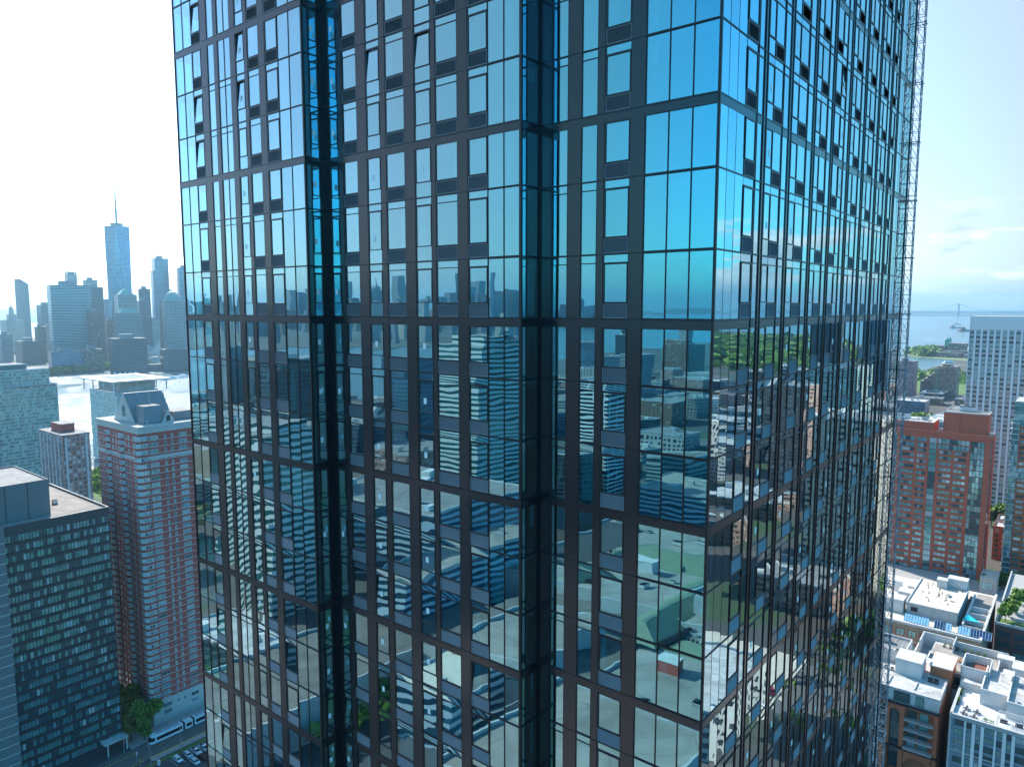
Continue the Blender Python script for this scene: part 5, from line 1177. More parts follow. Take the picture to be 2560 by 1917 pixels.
e = tag(empty('brick_chimney_block', -33.5, 287, 0), 'orange brick stair shaft rising behind the white roof, with a pale coping', 'stair shaft'); mb = MB(); mb.box(-4, 2.5, -4, 8, 0, 34); mb.build('shaft', ORANGE, e); mb = MB(); mb.box(-4.3, 2.8, -4.3, 8.3, 34, 34.4); mb.build('coping', TANR, e)
e = tag(empty('roof_screen', -58, 285, 30.5), 'pale metal screen enclosing plant on the white roof near the mast', 'screen'); mb = MB(); mb.box(0, 9.8, 0, .15, 0, 4.5); mb.box(9.65, 9.8, 0, 7, 0, 4.5); [mb.box(0, 9.8, -.05, 0, k*.9, k*.9+.1) for k in range(6)]; mb.build('screen_panels', GALV, e)
for k in range(5): roof_unit(-57+k*2.0, 287.5, 30.5, 1.7, 1.6, 3.4, 'round fan unit in the row behind the metal screen', 'fan units behind the metal screen', m=GALV)
for k in range(5): roof_unit(-57+k*2.1, 279.6-k*.35, 30.5, 1.2, 1.0, 1.0, 'small condenser in the row on the white roof edge', 'small condensers on the white roof')
for k in range(2): roof_unit(-36.5+k*1.8, 277.5, 30.5, 1.4, 1.2, 1.3, ('dark condenser left of its twin at the shaft foot', 'dark condenser right of its twin at the shaft foot')[k], m=GRYF)
# white and blue striped building at lower right
P_ = Bld('striped_building', 'white striped building with blue windows and a furnished roof deck, lower right corner', -28.2, 24, 261, 296)
P_.part('wall', [mat('blue grey wall', (0.20, 0.27, 0.33), .6, var=.08), mat('pale deck paving', (0.50, 0.51, 0.52), .9, var=.12)], lambda mb: mb.box(0, 52, 0, 35, 0, 29, 0, 1))
P_.part('frame_band', CONC, lambda mb: [mb.box(-.2, 52, -.25, .6, 28.6, 30), mb.box(-.2, .6, 0, 26, 28.6, 30.0), mb.box(-.2, .5, -.2, .3, 0, 29), mb.box(0, 52, -.22, 0, 17.6, 18)])
x = -26.9
k = 0
while x < 22:
    w1 = (2.6, 1.5, 1.3)[k % 3]
    for z in range(9):
        zz = .6+z*3.12
        if zz > 26.5: break
        P_.win('F', x, x+w1, zz+.9, zz+2.9, DFR, .07, (.3, .35, .3, .05), 1 if w1 > 2 else 0)
    P_.part('white_strip', WRB, lambda mb: mb.box(x+w1+.05+28.2, x+w1+.05+28.2+(.55, .95, .9)[k % 3], -.3, 0, .2, 28.5)); x += w1+(.65, 1.05, 1.0)[k % 3]; k += 1
P_.finish(100)
P_.part('penthouse', [WCONC, WROOF], lambda mb: [mb.box(6.5, 14, 14, 34, 29, 33.2, 0, 1), mb.box(14, 52, 9.5, 34, 29, 33.2, 0, 1), mb.box(0, 8, 22, 34, 29, 31.5, 0, 1)])
P_.part('penthouse_parapets', WCONC, lambda mb: [mb.box(14, 52, 9.4, 9.8, 33.2, 34.6), mb.box(14, 14.4, 9.8, 34, 33.2, 34.6), mb.box(6.5, 14, 13.9, 14.3, 33.2, 34.4), mb.box(6.5, 6.9, 14.3, 34, 33.2, 34.4)])
e = tag(empty('terrace_court', -28.8, 286.5, 29), 'white walled roof court with a reddish wooden deck', 'roof court'); mb = MB(); [mb.box(*q) for q in ((0, 8.4, 0, .35, 0, 6.5), (0, .35, 0, 12, 0, 6.5), (8.05, 8.4, 0, 12, 0, 6.5), (0, 8.4, 11.65, 12, 0, 6.5))]; mb.build('walls', WCONC, e); mb = MB(); mb.box(2.6, 8.0, .35, 11.6, 3.6, 3.8); mb.build('deck', mat('red wood deck', (0.20, 0.075, 0.05), .8, var=.2, scale=2.0), e)
e = tag(empty('pergola', -15.8, 261.9+1.2, 29.05), 'white steel pergola with a slatted cover over the roof deck seats', 'pergola'); mb = MB(); [mb.box(x-.07, x+.07, y-.07, y+.07, 0, 3) for x in (0, 5, 10) for y in (0, 5)]; mb.box(-.1, 16, -.1, .1, 2.9, 3.05); mb.box(-.1, 16, 4.9, 5.1, 2.9, 3.05); mb.build('frame', WHT, e); mb = MB(); [mb.box(.1+k*.4, .2+k*.4, 0, 5, 3.05, 3.13) for k in range(40)]; mb.build('slats', GALV, e)
for k in range(4):
    a_, b_ = ((-24.5, 268.2), (-21.6, 267.6), (-24.9, 264.4), (-22, 263.8))[k]; lb = ('back left', 'back right', 'front left', 'front right')[k]
    table(a_, b_, 29.05, 1.0, 1.0, 'dark square roof deck table, %s of four' % lb, GRYF, 'square deck tables')
    for q in range(4): chair(a_+(0, 0, -.8, .8)[q], b_+(-.8, .8, 0, 0)[q], 29.05, (pi, 0, pi/2, -pi/2)[q], 'dark chair at the %s deck table' % lb, 'chairs at the square deck tables', GRYF)
for k in range(3): e = tag(empty('deck_sofa', -14.3+k*4, 266.6, 29.05), 'dark outdoor sofa under the pergola, %s from the left' % ('first', 'second', 'third')[k], 'sofa', 'sofas under the pergola'); mb = MB(); mb.box(-1, 1, -.4, .4, 0, .45); mb.box(-1, 1, .25, .45, .45, .85); mb.build('cushions', GRYF, e)
planter(-18.2, 262.6, 29.05, 3.5, 'dark planter box with a small tree on the deck edge', seed=60, h=1.6); planter(-27.3, 272, 29.05, 5, 'long planter along the left deck edge', rot=pi/2, seed=61); planter(-27.3, 279, 29.05, 4, 'second long planter along the left deck edge, farther back', rot=pi/2, seed=62)
for k in range(3): roof_unit(-8+k*4, 280, 33.2, 3, 2, 1.8, 'white unit on the penthouse roof, %s from the left' % ('first', 'second', 'third')[k], 'units on the penthouse roof', fans=2)
for k in range(2):
    e = tag(empty('glass_canopy', -16.6+k*8, 287, 33.2), ('glass topped roof frame left of its twin', 'yellowish glass roof frame right of its twin')[k], 'canopy'); mb = MB(); [mb.box(x-.06, x+.06, y-.06, y+.06, 0, 3) for x in (0, 3) for y in (0, 4)]; mb.build('posts', GALV, e); mb = MB(); mb.box(-.1, 3.1, -.1, 4.1, 3, 3.1); mb.build('top', (WFR, mat('cream panel', (.6, .56, .4), .6))[k], e)
# dark brick podium with garden deck
D_ = Bld('podium_block', 'dark brick parking podium with a garden deck and pool at the right edge', -24.5, 30, 355, 430)
D_.part('wall', DKB, lambda mb: mb.box(0, 54, 0, 75, 0, 27.5, skip='t')); D_.part('deck', PAVE, lambda mb: mb.quad([(0, 0, 27.5), (54, 0, 27.5), (54, 75, 27.5), (0, 75, 27.5)])); D_.part('parapet', CONC, lambda mb: [mb.box(-.2, 54, -.2, .4, 27.5, 28.6), mb.box(-.2, .4, .4, 75, 27.5, 28.6)])
D_.part('lawn', GRASS, lambda mb: [mb.box(1, 50, 1.2, 8, 27.5, 27.7), mb.box(14, 50, 30, 40, 27.5, 27.7)]); D_.part('pool', mat('pool water', (0.05, 0.35, 0.50), .08), lambda mb: mb.box(12, 26, 12, 20, 27.5, 27.56))
for k in range(6):
    for q in range(9): D_.win('F', -23.5+q*5.8, -19+q*5.8, 2+4.1*k, 4.6+4.1*k, DFR, .1, (0, .8, .15, .05), 2)
D_.finish(50)
for k in range(5): tree(-21.5+k*.8, 360+k*6.5, 'small', 'small tree in the row along the podium deck edge', 'trees on the podium deck', s=1.5, z=27.5)
for k in range(5): tree(-38+k*3.4, 470+k*4+8, 'mid', 'street tree between the red tower and the corner tower', 'street trees by the red tower', s=.9)
for k in range(3): tree(-50+k*6, 625, 'mid', 'leafy street tree at the foot of the ribbed tower', 'trees at the ribbed tower', s=1.6)
gpoly('road', [(-30, 297), (-25.5, 297), (-25.5, 640), (-30, 640)], .03, ASPH); gpoly('road', [(-110, 300), (40, 300), (40, 325), (-110, 325)], .025, ASPH); gpoly('road', [(-110, 386), (60, 386), (60, 400), (-110, 400)], .025, ASPH); gpoly('courtyard', [(-110, 400), (-24, 400), (-24, 492), (-110, 492)], .02, PAVE)
# brown stepped apartments and purple brick slab by the park
BRN = facade_mat('brown balcony brick', (0.36, 0.20, 0.15), (0.09, 0.10, 0.12), 3.0, 2.9, .55, .5, litp=.3, lit=(.5, .42, .33), gmetal=.3)
s_ = Bld('stepped_apartments', 'brown brick apartment block stepping down to the left, before the bay', -242, -186, 1492, 1530)
s_.part('wall', [BRN, ROOF], lambda mb: [mb.box(0+k*5.5, 5.5+k*5.5+.1, 0, 38, 0, 26+k*5.0, 0, 1) for k in range(5)]+[mb.box(27, 56, -3, 38, 0, 54, 0, 1), mb.box(33, 47, 4, 20, 54, 58, 0, 1)]); s_.part('pale_balconies', TANB, lambda mb: mb.box(22, 29, -4.5, -3, 0, 50))
s_ = Bld('brick_slab', 'purple brown brick slab block half hidden by the lattice mast', -275, -247, 1462, 1490); s_.part('wall', [facade_mat('purple brick wall', (0.30, 0.19, 0.20), (0.12, 0.13, 0.16), 3, 2.8, .5, .4, litp=.2), ROOF], lambda mb: [mb.box(0, 28, 0, 28, 0, 63, 0, 1), mb.box(5, 15, 5, 15, 63, 67, 0, 1)])
gpoly('park_lawn', [(-330, 1540), (-150, 1540), (-150, 1900), (-420, 1900)], .05, GRASS)
woods('park_trees', 'rows of green park trees along the bay shore', [W(-430, 1760), W(-150, 1760), W(-120, 1990), W(-420, 2010)], 130, 8, LEAF, 6, 3); woods('park_trees', 'bushes and trees behind the stepped brown apartments', [W(-330, 1545), W(-280, 1545), W(-290, 1640), W(-340, 1640)], 40, 8, LEAF, 6, 4)
woods('street_trees', 'green trees among the low roofs before the ribbed tower', [W(-190, 900), W(-80, 860), W(-90, 1150), W(-200, 1180)], 90, 6, LEAF, 5, 6)
# island with the old immigration hall, boats, bridge
ISL = [gp(*q) for q in ((2262, 886), (2300, 893), (2420, 903), (2520, 905), (2520, 868), (2420, 866), (2330, 876))]
ground_poly('island_ground', [W(a, b) for a, b in ISL], .4, mat('island lawn', (0.16, 0.20, 0.09), .95, var=.3, scale=.03), -4)
ia, ib = gp(2366, 880)
s_ = Bld('island_hall', 'long reddish island hall with four domed corner turrets', ia, ia+150, ib, ib+60); IB = facade_mat('hall brick', (0.30, 0.17, 0.14), (0.08, 0.09, 0.1), 5, 7, .5, .6, litp=.2)
s_.part('wall', [IB, SLATE], lambda mb: [mb.box(-50, 150, 0, 60, 0, 22, 0, 1), mb.box(0, 100, -4, 64, 0, 32, 0, 1)]); s_.part('turrets', [COPPER], lambda mb: [(mb.box(x-6, x+6, y-6, y+6, 20, 42), mb.dome(x, y, 42, 6.5, 6.5, 9), mb.tube((x, y, 50), (x, y, 60), 1, .2)) for x in (0, 100) for y in (0, 56)])
ja, jb = gp(2350, 893)
s_ = Bld('island_sheds', 'pale low buildings with grey roofs on the island shore', ja-10, ja+160, jb, jb+60); s_.part('wall', [IB, ROOF], lambda mb: [mb.box(0, 70, 0, 25, 0, 16, 0, 1), mb.box(74, 110, -10, 20, 0, 12, 0, 1), mb.box(115, 160, 0, 25, 0, 18, 0, 1), mb.box(10, 120, 35, 55, 0, 20, 0, 1)])
sa, sb = gp(2416, 893); s_ = Bld('island_tank', 'white round water tank on the island right of the hall', sa, sa+20, sb, sb+20); s_.part('tank', WHT, lambda mb: (mb.tube((10, 10, 0), (10, 10, 34), 9, 9, 14), mb.dome(10, 10, 34, 9, 9, 5)))
woods('island_trees', 'round green trees on the left end of the island', [W(*gp(2268, 884)), W(*gp(2300, 891)), W(*gp(2345, 893)), W(*gp(2335, 877))], 70, 13, LEAF, 9, 8)
SHIP = mat('rust ship hull', (0.16, 0.09, 0.08), .7)
def boat_at(px, py, L, lab, cat, rot, hm=None):
    a, b = gp(px, py); X, Y = W(a, b); o = boat(1280, Y, L, lab, None, cat, rot, True, hm); o.location = (X, Y, -1.5); return o
boat_at(2391, 820, 110, 'long dark cargo ship anchored in the bay', 'cargo ship', .2, SLATE); boat_at(2395, 811, 70, 'small dark tug beyond the long cargo ship', 'tug boat', .3, SLATE); boat_at(2420, 828, 130, 'rust red ship half hidden by the ribbed tower', 'cargo ship', .1, SHIP); boat_at(2374, 908, 38, 'white ferry crossing before the island', 'ferry', 0)
def bridge():
    u, v, w = ray(2397, 767); D = 11900; e = tag(bpy.data.objects.new('suspension_bridge', None), 'distant grey suspension bridge across the bay mouth', 'bridge'); COL.objects.link(e); e.location = (u*D/v, D, 0); e.rotation_euler = (0, 0, -.42)
    S = 1298; BM = mat('bridge steel', (0.24, 0.28, 0.32), .6)
    for x in (0, S): mb = MB(); [mb.box(x-11, x+11, y-7, y+7, 0, 211) for y in (-22, 22)]; [mb.box(x-9, x+9, -22, 22, z, z+12) for z in (66, 140, 198)]; mb.build('bridge_tower', BM, e)
    mb = MB(); mb.box(-900, S+900, -15, 15, 64, 74); mb.build('deck', BM, e); mb = MB()
    for y in (-16, 16):
        f = lambda t: 80+128*(2*t-1)**2
        for k in range(24): mb.tube((S*k/24, y, f(k/24)), (S*(k+1)/24, y, f((k+1)/24)), 2.6, n=5)
        for sx, x0 in ((-1, 0), (1, S)):
            for k in range(12): t0, t1 = k/12, (k+1)/12; mb.tube((x0+sx*700*t0, y, 208-134*(1-(1-t0)**1.6)), (x0+sx*700*t1, y, 208-134*(1-(1-t1)**1.6)), 2.6, n=5)
    mb.build('cables', BM, e)
bridge()
# ------------------------------------------------------------------ lattice mast at the far corner of the glass tower
ms = tag(empty('lattice_mast', TA+.30, TB+38.05), 'slender blue grey steel lattice mast climbing the far corner of the glass tower', 'mast')
MST = mat('mast steel', (0.20, 0.25, 0.29), .5, .3, var=.15, scale=1.5)
c4 = [(-.28, -.28), (.28, -.28), (.28, .28), (-.28, .28)]
zt = ZTOP+3
mb = MB(); [mb.tube((x, y, 0), (x, y, zt), .042, n=6) for x, y in c4]; mb.build('chords', MST, ms)
mb = MB(); z = 0.0; k = 0
while z < zt-1.6:
    for i in range(4):
        p, q = c4[i], c4[(i+1) % 4]; mb.tube((p[0], p[1], z), (q[0], q[1], z), .024, n=4)
        a_, b_ = (p, q) if (k+i) % 2 else (q, p); mb.tube((a_[0], a_[1], z), (b_[0], b_[1], z+1.0), .022, n=4)
    z += 1.0; k += 1
mb.build('bracing', MST, ms)
mb = MB(); z = 3.0
while z < zt:
    mb.tube((-.45, -.32, z), (.45, -.32, z), .04, n=5); mb.tube((-.4, .32, z), (.4, .32, z), .04, n=5); mb.tube((-.3, -.4, z), (-.3, .4, z), .04, n=5); mb.tube((.3, -.4, z), (.3, .4, z), .04, n=5)
    mb.tube((-.3, -.2, z), (-.55, -.75, z), .04, n=5); z += 4.6
mb.build('tie_frames', MST, ms)

# clutter on the near roofs: pipes, conduits, ducts, hatches
rc = random.Random(77)
for nm, a0, a1, b0, b1, z, n, lab in (('arched building', -70, -48, 268, 278, 30.5, 10, 'white roof of the arched building'), ('stepped apartments', -14, 4, 296, 318, 28.6, 12, 'stepped white apartments roof'), ('striped penthouse', -12, 20, 272, 292, 33.2, 14, 'penthouse roof of the striped building'), ('tan deck', -82, -66, 330, 380, 29.6, 16, 'cream gravel roof behind the mast'), ('raised cream roof', -54, -38, 340, 370, 34.4, 10, 'raised cream roof'), ('red tower', -104, -74, 498, 514, 90.6, 14, 'red brick tower roof'), ('small block', -64, -49, 297, 307, 30.05, 6, 'small grey ribbed roof')):
    for k in range(n):
        a, b = rc.uniform(a0, a1), rc.uniform(b0, b1); t = k % 4
        if t == 0:
            e = tag(empty('roof_pipe', a, b, z), 'thin conduit pipe lying on the '+lab, 'pipe', 'conduit pipes on the '+lab); L = rc.uniform(2, 6); mb = MB(); ax = rc.random() < .5
            mb.tube((0, 0, .18), (L if ax else 0, 0 if ax else L, .18), .07, n=6); [mb.box((q*L/3 if ax else -.12), (q*L/3+.12 if ax else .12), (-.12 if ax else q*L/3), (.12 if ax else q*L/3+.12), 0, .14) for q in range(4)]; mb.build('conduit', GALV, e)
        elif t == 1:
            e = tag(empty('roof_vent', a, b, z), 'short capped vent on the '+lab, 'vent', 'capped vents on the '+lab); mb = MB(); mb.tube((0, 0, 0), (0, 0, .8), .14, n=8); mb.tube((0, 0, .8), (0, 0, .95), .26, .1, n=8); mb.build('vent_pipe', GALV, e)
        elif t == 2:
            e = tag(empty('roof_hatch', a, b, z), 'low grey hatch on the '+lab, 'hatch', 'hatches on the '+lab); mb = MB(); mb.box(-.6, .6, -.5, .5, 0, .35); mb.box(-.68, .68, -.58, .58, .35, .45); mb.build('lid', CONC, e)
        else:
            e = tag(empty('roof_duct', a, b, z), 'bent metal duct on the '+lab, 'duct', 'ducts on the '+lab); mb = MB(); mb.box(-.3, .3, -1.6, 1.2, .3, .85); mb.box(-.3, .3, 1.2, 1.7, 0, .85); mb.box(-.36, .36, -1.7, -1.6, .2, .95); mb.build('duct', GALV, e)
# ------------------------------------------------------------------ the city the facade looks at
RND = random.Random(21)
def simple(name, label, cat, a0, a1, b0, b1, h, wall, roof=ROOF, group=None, plant=True, step=0):
    e = tag(empty(name, a0, b0), label, cat, group); A_, B_ = a1-a0, b1-b0
    mb = MB(); mb.box(0, A_, 0, B_, 0, h, 0, 1)
    if step: mb.box(A_*.2, A_*.8, B_*.2, B_*.8, h, h+step, 0, 1)
    mb.build('wall', [wall, roof], e)
    mb = MB(); t = .4; [mb.box(*q) for q in ((0, A_, 0, t, h, h+1), (0, A_, B_-t, B_, h, h+1), (0, t, t, B_-t, h, h+1), (A_-t, A_, t, B_-t, h, h+1))]
    if plant:
        for _ in range(1+int(A_*B_/500)):
            w = RND.uniform(2, 6); d = RND.uniform(2, 5); x = RND.uniform(1, max(1.1, A_-w-1)); y = RND.uniform(1, max(1.1, B_-d-1)); mb.box(x, x+w, y, y+d, h, h+RND.uniform(1.5, 4))
    mb.build('parapet_and_plant', RND.choice((WCONC, CONC, GALV)), e); return e
def far_ref(px, ytop, wpx, D, wall, label, name='skyline_tower', mode='F', taper=0, cat='skyscraper', group='midtown skyline towers'):
    a, b = gd(px, D); X, Y = W(a, b); Yd = D
    h = CAM_Z+((958.5-ytop)*CP-FPX*SP)/(FPX*CP+(958.5-ytop)*SP)*Yd
    b = 61-b; w = wpx*D/FPX
    e = tag(empty(name, a, b), label, cat, group); mb = MB(); mb.box(-w/2, w/2, -w/2, w/2, 0, h*.93 if taper else h, 0, 1)
    if taper == 1: mb.prism([(-w*.4, -w*.4), (w*.4, -w*.4), (w*.4, w*.4), (-w*.4, w*.4)], h*.93, h, 0, 0, [(0, 0)]*4); mb.tube((0, 0, h*.98), (0, 0, h*1.1), 3, .5)
    if taper == 2: mb.prism([(-w/2, -w/2), (w/2, -w/2), (w/2, w/2), (-w/2, w/2)], h*.93, h, 0, 1, [(-w/2, -w/2), (-w*.1, -w/2), (-w*.1, w/2), (-w/2, w/2)])
    mb.build('wall', [wall, ROOF], e); return e
DB = WB['dark']; BL = WB['blue']; PA = WB['pale']; GY = WB['grey']
SK = [(484, 733, 6, 2), (505, 732, 4, 0), (524, 736, 5, 0), (556, 752, 6, 0), (577, 756, 4, 1), (590, 750, 5, 1), (602, 766, 16, 0), (660, 752, 9, 2), (731, 722, 8, 0), (737, 730, 6, 0), (756, 727, 12, 2), (766, 716, 5, 0), (874, 690, 5, 1), (877, 706, 9, 0), (928, 686, 5, 0), (943, 708, 9, 1), (949, 724, 8, 0), (1003, 690, 14, 0), (1014, 738, 14, 0), (1048, 742, 10, 1), (1068, 735, 4, 0), (1098, 738, 9, 0), (1118, 741, 14, 0), (1133, 731, 12, 0), (1143, 688, 4, 0), (1181, 720, 16, 0), (1195, 708, 18, 0), (1206, 741, 10, 0), (1230, 679, 5, 0), (1233, 730, 10, 2), (1245, 725, 20, 2), (1258, 711, 7, 0), (1267, 724, 6, 0), (1279, 725, 24, 2), (1297, 715, 9, 0), (1398, 750, 7, 1), (1410, 757, 6, 0), (1421, 762, 10, 0), (1465, 744, 7, 1), (1454, 752, 10, 0), (1480, 766, 20, 0)]
for i, (px, yt, w_, tp) in enumerate(SK):
    far_ref(px, yt, w_, 5200+(i*37 % 9)*90, (DB, BL, GY)[i % 3], 'hazy tower %d storeys high in the midtown skyline mirrored by the glass' % (int((767-yt)*.9)+50), taper=tp)
for i in range(34):
    px = (470+i*9 if i < 14 else 860+(i-14)*23)+RND.uniform(-5, 5)
    far_ref(px, RND.uniform(733, 757), RND.uniform(6, 12), 5000+RND.uniform(0, 700), (DB, BL, GY)[i % 3], 'mid height hazy tower in the midtown skyline mirrored by the glass', taper=RND.choice((0, 0, 2)))
for i in range(120):
    px = 440+i*9+RND.uniform(-4, 4); D = RND.uniform(3300, 5600); yt = 772+RND.uniform(-6, 34)*(1-(D-3300)/3600)
    if px > 1330: D = RND.uniform(5200, 7000); yt = RND.uniform(770, 785)
    far_ref(px, yt, RND.uniform(6, 16), D, RND.choice((DB, BL, GY, PA, WB['brown'], WB['cream'])), 'one of the many low hazy blocks across the river mirrored by the glass', 'far_block', cat='building', group='far blocks across the river')
BAND = facade_mat('white and teal banded wall', (0.62, 0.63, 0.60), (0.045, 0.17, 0.17), 60, 3.6, 1, .48, litp=0, gmetal=.5, mull=0)
BANDB = facade_mat('blue banded wall', (0.42, 0.52, 0.58), (0.03, 0.10, 0.16), 60, 3.4, 1, .52, litp=0, gmetal=.5)
BANDW = facade_mat('white and black banded wall', (0.74, 0.74, 0.73), (0.02, 0.03, 0.045), 9.0, 3.3, .93, .52, litp=0, gmetal=.4)
simple('banded_tower', 'tall tower with white and teal bands mirrored in the middle bay of the glass', 'tower', -392, -346, -392, -336, 132, BAND, step=7)
simple('banded_tower', 'slimmer tower with white and teal bands mirrored beside the deep recess', 'tower', -350, -318, -182, -148, 96, BAND, step=4)
simple('banded_tower', 'shorter white and teal banded slab behind the slimmer banded tower', 'tower', -430, -392, -215, -180, 88, BAND)
simple('banded_tower', 'white tower with black bands mirrored in the right bay of the glass', 'tower', -352, -314, -500, -462, 98, BANDW)
simple('banded_block', 'wide blue banded block with a tan roof mirrored low in the glass', 'office block', -372, -272, -300, -214, 47, BANDB, MATS['dark gravel roof'] if 'dark gravel roof' in MATS else ROOF)
simple('banded_block', 'second blue banded block with white roof plant mirrored low in the glass', 'office block', -262, -236, -262, -160, 34, BANDB, BROWNR)
simple('apartment_tower', 'grey apartment tower by the shore mirrored in the left bay', 'tower', -1180, -1140, -640, -600, 92, GY); simple('apartment_tower', 'cream apartment tower by the shore mirrored in the left bay', 'tower', -1120, -1085, -660, -625, 78, WB['cream']); simple('apartment_tower', 'pink brick apartment tower mirrored near the shore', 'tower', -640, -600, -420, -380, 110, PKW)
simple('balcony_tower', 'dark tower with stacked balconies mirrored in a narrow window', 'tower', -925, -890, -1530, -1492, 92, DB, step=10); simple('waterfront_block', 'long brown and grey waterfront apartments mirrored in the corner glass', 'apartment block', -860, -760, -1650, -1580, 66, WB['brown'], step=9); simple('waterfront_block', 'glassy waterfront block left of the brown apartments in the mirror image', 'apartment block', -1010, -960, -1500, -1450, 70, BL)
simple('grid_tower', 'white grid tower mirrored at the top of the corner glass', 'tower', -905, -870, -1840, -1800, 96, WB['pale'])
simple('glass_tower_block', 'dark glass tower mirrored in the left end of the facade', 'tower', -560, -520, -330, -290, 118, DB); simple('glass_tower_block', 'blue glass tower mirrored beside the dark one', 'tower', -620, -580, -520, -480, 105, BL)
simple('banded_block', 'short banded block with a pale edge mirrored in front of the mall', 'office block', -196, -168, -150, -118, 22, BANDB, TANR); simple('parking_garage', 'teal striped parking garage mirrored in the corner glass', 'garage', -262, -176, -470, -424, 24, BANDB, BROWNR)
simple('office_block', 'tall dark office with yellow lit base mirrored under the banded tower', 'office block', -345, -318, -452, -425, 40, DB)
# the mall with its pale roofs
MROOF = None
def stained():
    m, t, o = newmat('stained pale roof'); p = N(t, 'ShaderNodeBsdfPrincipled'); t.links.new(p.outputs[0], o.inputs[0]); p.inputs['Roughness'].default_value = .9
    tcn = N(t, 'ShaderNodeTexCoord'); n = N(t, 'ShaderNodeTexNoise', i_Scale=.05, i_Detail=9.0, i_Roughness=.7, i_Distortion=1.0); t.links.new(tcn.outputs['Object'], n.inputs[0])
    v = N(t, 'ShaderNodeTexVoronoi', i_Scale=.055, feature='DISTANCE_TO_EDGE'); t.links.new(tcn.outputs['Object'], v.inputs[0])
    c = MIX(t, RAMP(t, n.outputs[0], [(.35, 0), (.7, 1)]), (.20, .175, .15), (.38, .335, .29)); t.links.new(MIX(t, RAMP(t, v.outputs['Distance'], [(0, 1), (.012, 0)]), c, (.15, .14, .125)), p.inputs['Base Color']); return m
SR = stained(); GSK = mat('green skylight', (0.15, 0.19, 0.12), .45, var=.2, scale=.8)
Mx = tag(empty('shopping_mall', -236, -350), 'sprawling mall with stained pale roofs and green hipped skylights mirrored in the lower glass', 'mall')
mb = MB(); mb.box(0, 165, 0, 120, 0, 22, 0, 1); mb.box(96, 172, 120, 285, 0, 18, 0, 1); mb.box(20, 96, 120, 200, 0, 17.6, 0, 2); mb.box(-30, 20, 150, 280, 0, 15, 0, 2); mb.box(40, 80, 150, 200, 18, 25, 0, 1); mb.box(100, 150, 60, 110, 22, 29, 0, 1); mb.box(90, 150, 200, 260, 18, 23, 0, 1); mb.build('wall', [CONC, SR, mat('dark gravel roof', (0.15, 0.135, 0.12), .95, var=.35, scale=.12)], Mx)
mb = MB()
for (x0, x1, y0, y1, z) in ((0, 165, 0, 120, 22), (96, 172, 120, 285, 18), (-30, 20, 150, 280, 15), (40, 80, 150, 200, 25), (100, 150, 60, 110, 29), (90, 150, 200, 260, 23)):
    for q in ((x0, x1, y0, y0+.6), (x0, x1, y1-.6, y1), (x0, x0+.6, y0+.6, y1-.6), (x1-.6, x1, y0+.6, y1-.6)): mb.box(q[0], q[1], q[2], q[3], z, z+1.2)
mb.build('parapets', CONC, Mx)
def hip(mb, x0, x1, y0, y1, z, h):
    ins = min(x1-x0, y1-y0)/2.2; mb.prism([(x0, y0), (x1, y0), (x1, y1), (x0, y1)], z, z+h, 0, 0, [(x0+ins, y0+ins), (x1-ins, y0+ins), (x1-ins, y1-ins), (x0+ins, y1-ins)])
for q in ((30, 95, 44, 66, 22, 6), (84, 104, 66, 150, 20, 6), (30, 46, 66, 116, 22, 5), (104, 158, 128, 146, 18, 5), (96, 112, 262, 282, 18, 6)):
    mb = MB(); hip(mb, *q); mb.build('skylight', GSK, Mx)
    mb = MB(); x0, x1, y0, y1, z, h = q; [mb.box(x0+k*1.6, x0+k*1.6+.35, y0-1.5, y0, z, z+1.6) for k in range(int((x1-x0)/1.6))]; [mb.box(x1, x1+1.4, y0+k*1.6, y0+k*1.6+.35, z, z+1.6) for k in range(int((y1-y0)/1.6))]; mb.build('skylight_edge', DARKM, Mx)
mb = MB(); mb.box(2, 28, 20, 100, 22.0, 22.1); mb.box(112, 160, 6, 40, 22.0, 22.1); mb.box(98, 118, 205, 250, 18, 18.1); mb.build('dark_roof_patch', ASPH, Mx)
mb = MB()
for k in range(14):
    x, y = 30+RND.random()*130, 130+RND.random()*145; L = RND.uniform(8, 30)
    if RND.random() < .5: mb.box(x, min(171, x+L), y, y+.25, 18, 18.3)
    else: mb.box(x, x+.25, y, min(284, y+L), 18, 18.3)
mb.build('roof_pipes', GALV, Mx)
for k in range(80):
    x, y = RND.uniform(4, 160), RND.uniform(4, 280); z = 22 if y < 118 else 18
    if y > 118 and x < 98: continue
    roof_unit(-236+x, -350+y, z+.02, RND.uniform(1.5, 5), RND.uniform(1.5, 4), RND.uniform(1.2, 2.6), 'pale roof unit scattered on the mirrored mall roof', 'roof units on the mall', m=RND.choice((WHT, GALV, WCONC)), fans=RND.choice((1, 2)))
th(-176, -275, 22, 10, 8, 6, 'round_stair_house', 'pale rounded stair house on the mirrored mall roof', m=WCONC); th(-120, -190, 18, 9, 7, 5, 'stair_house', 'brick red stair house on the mirrored mall roof', m=RED)
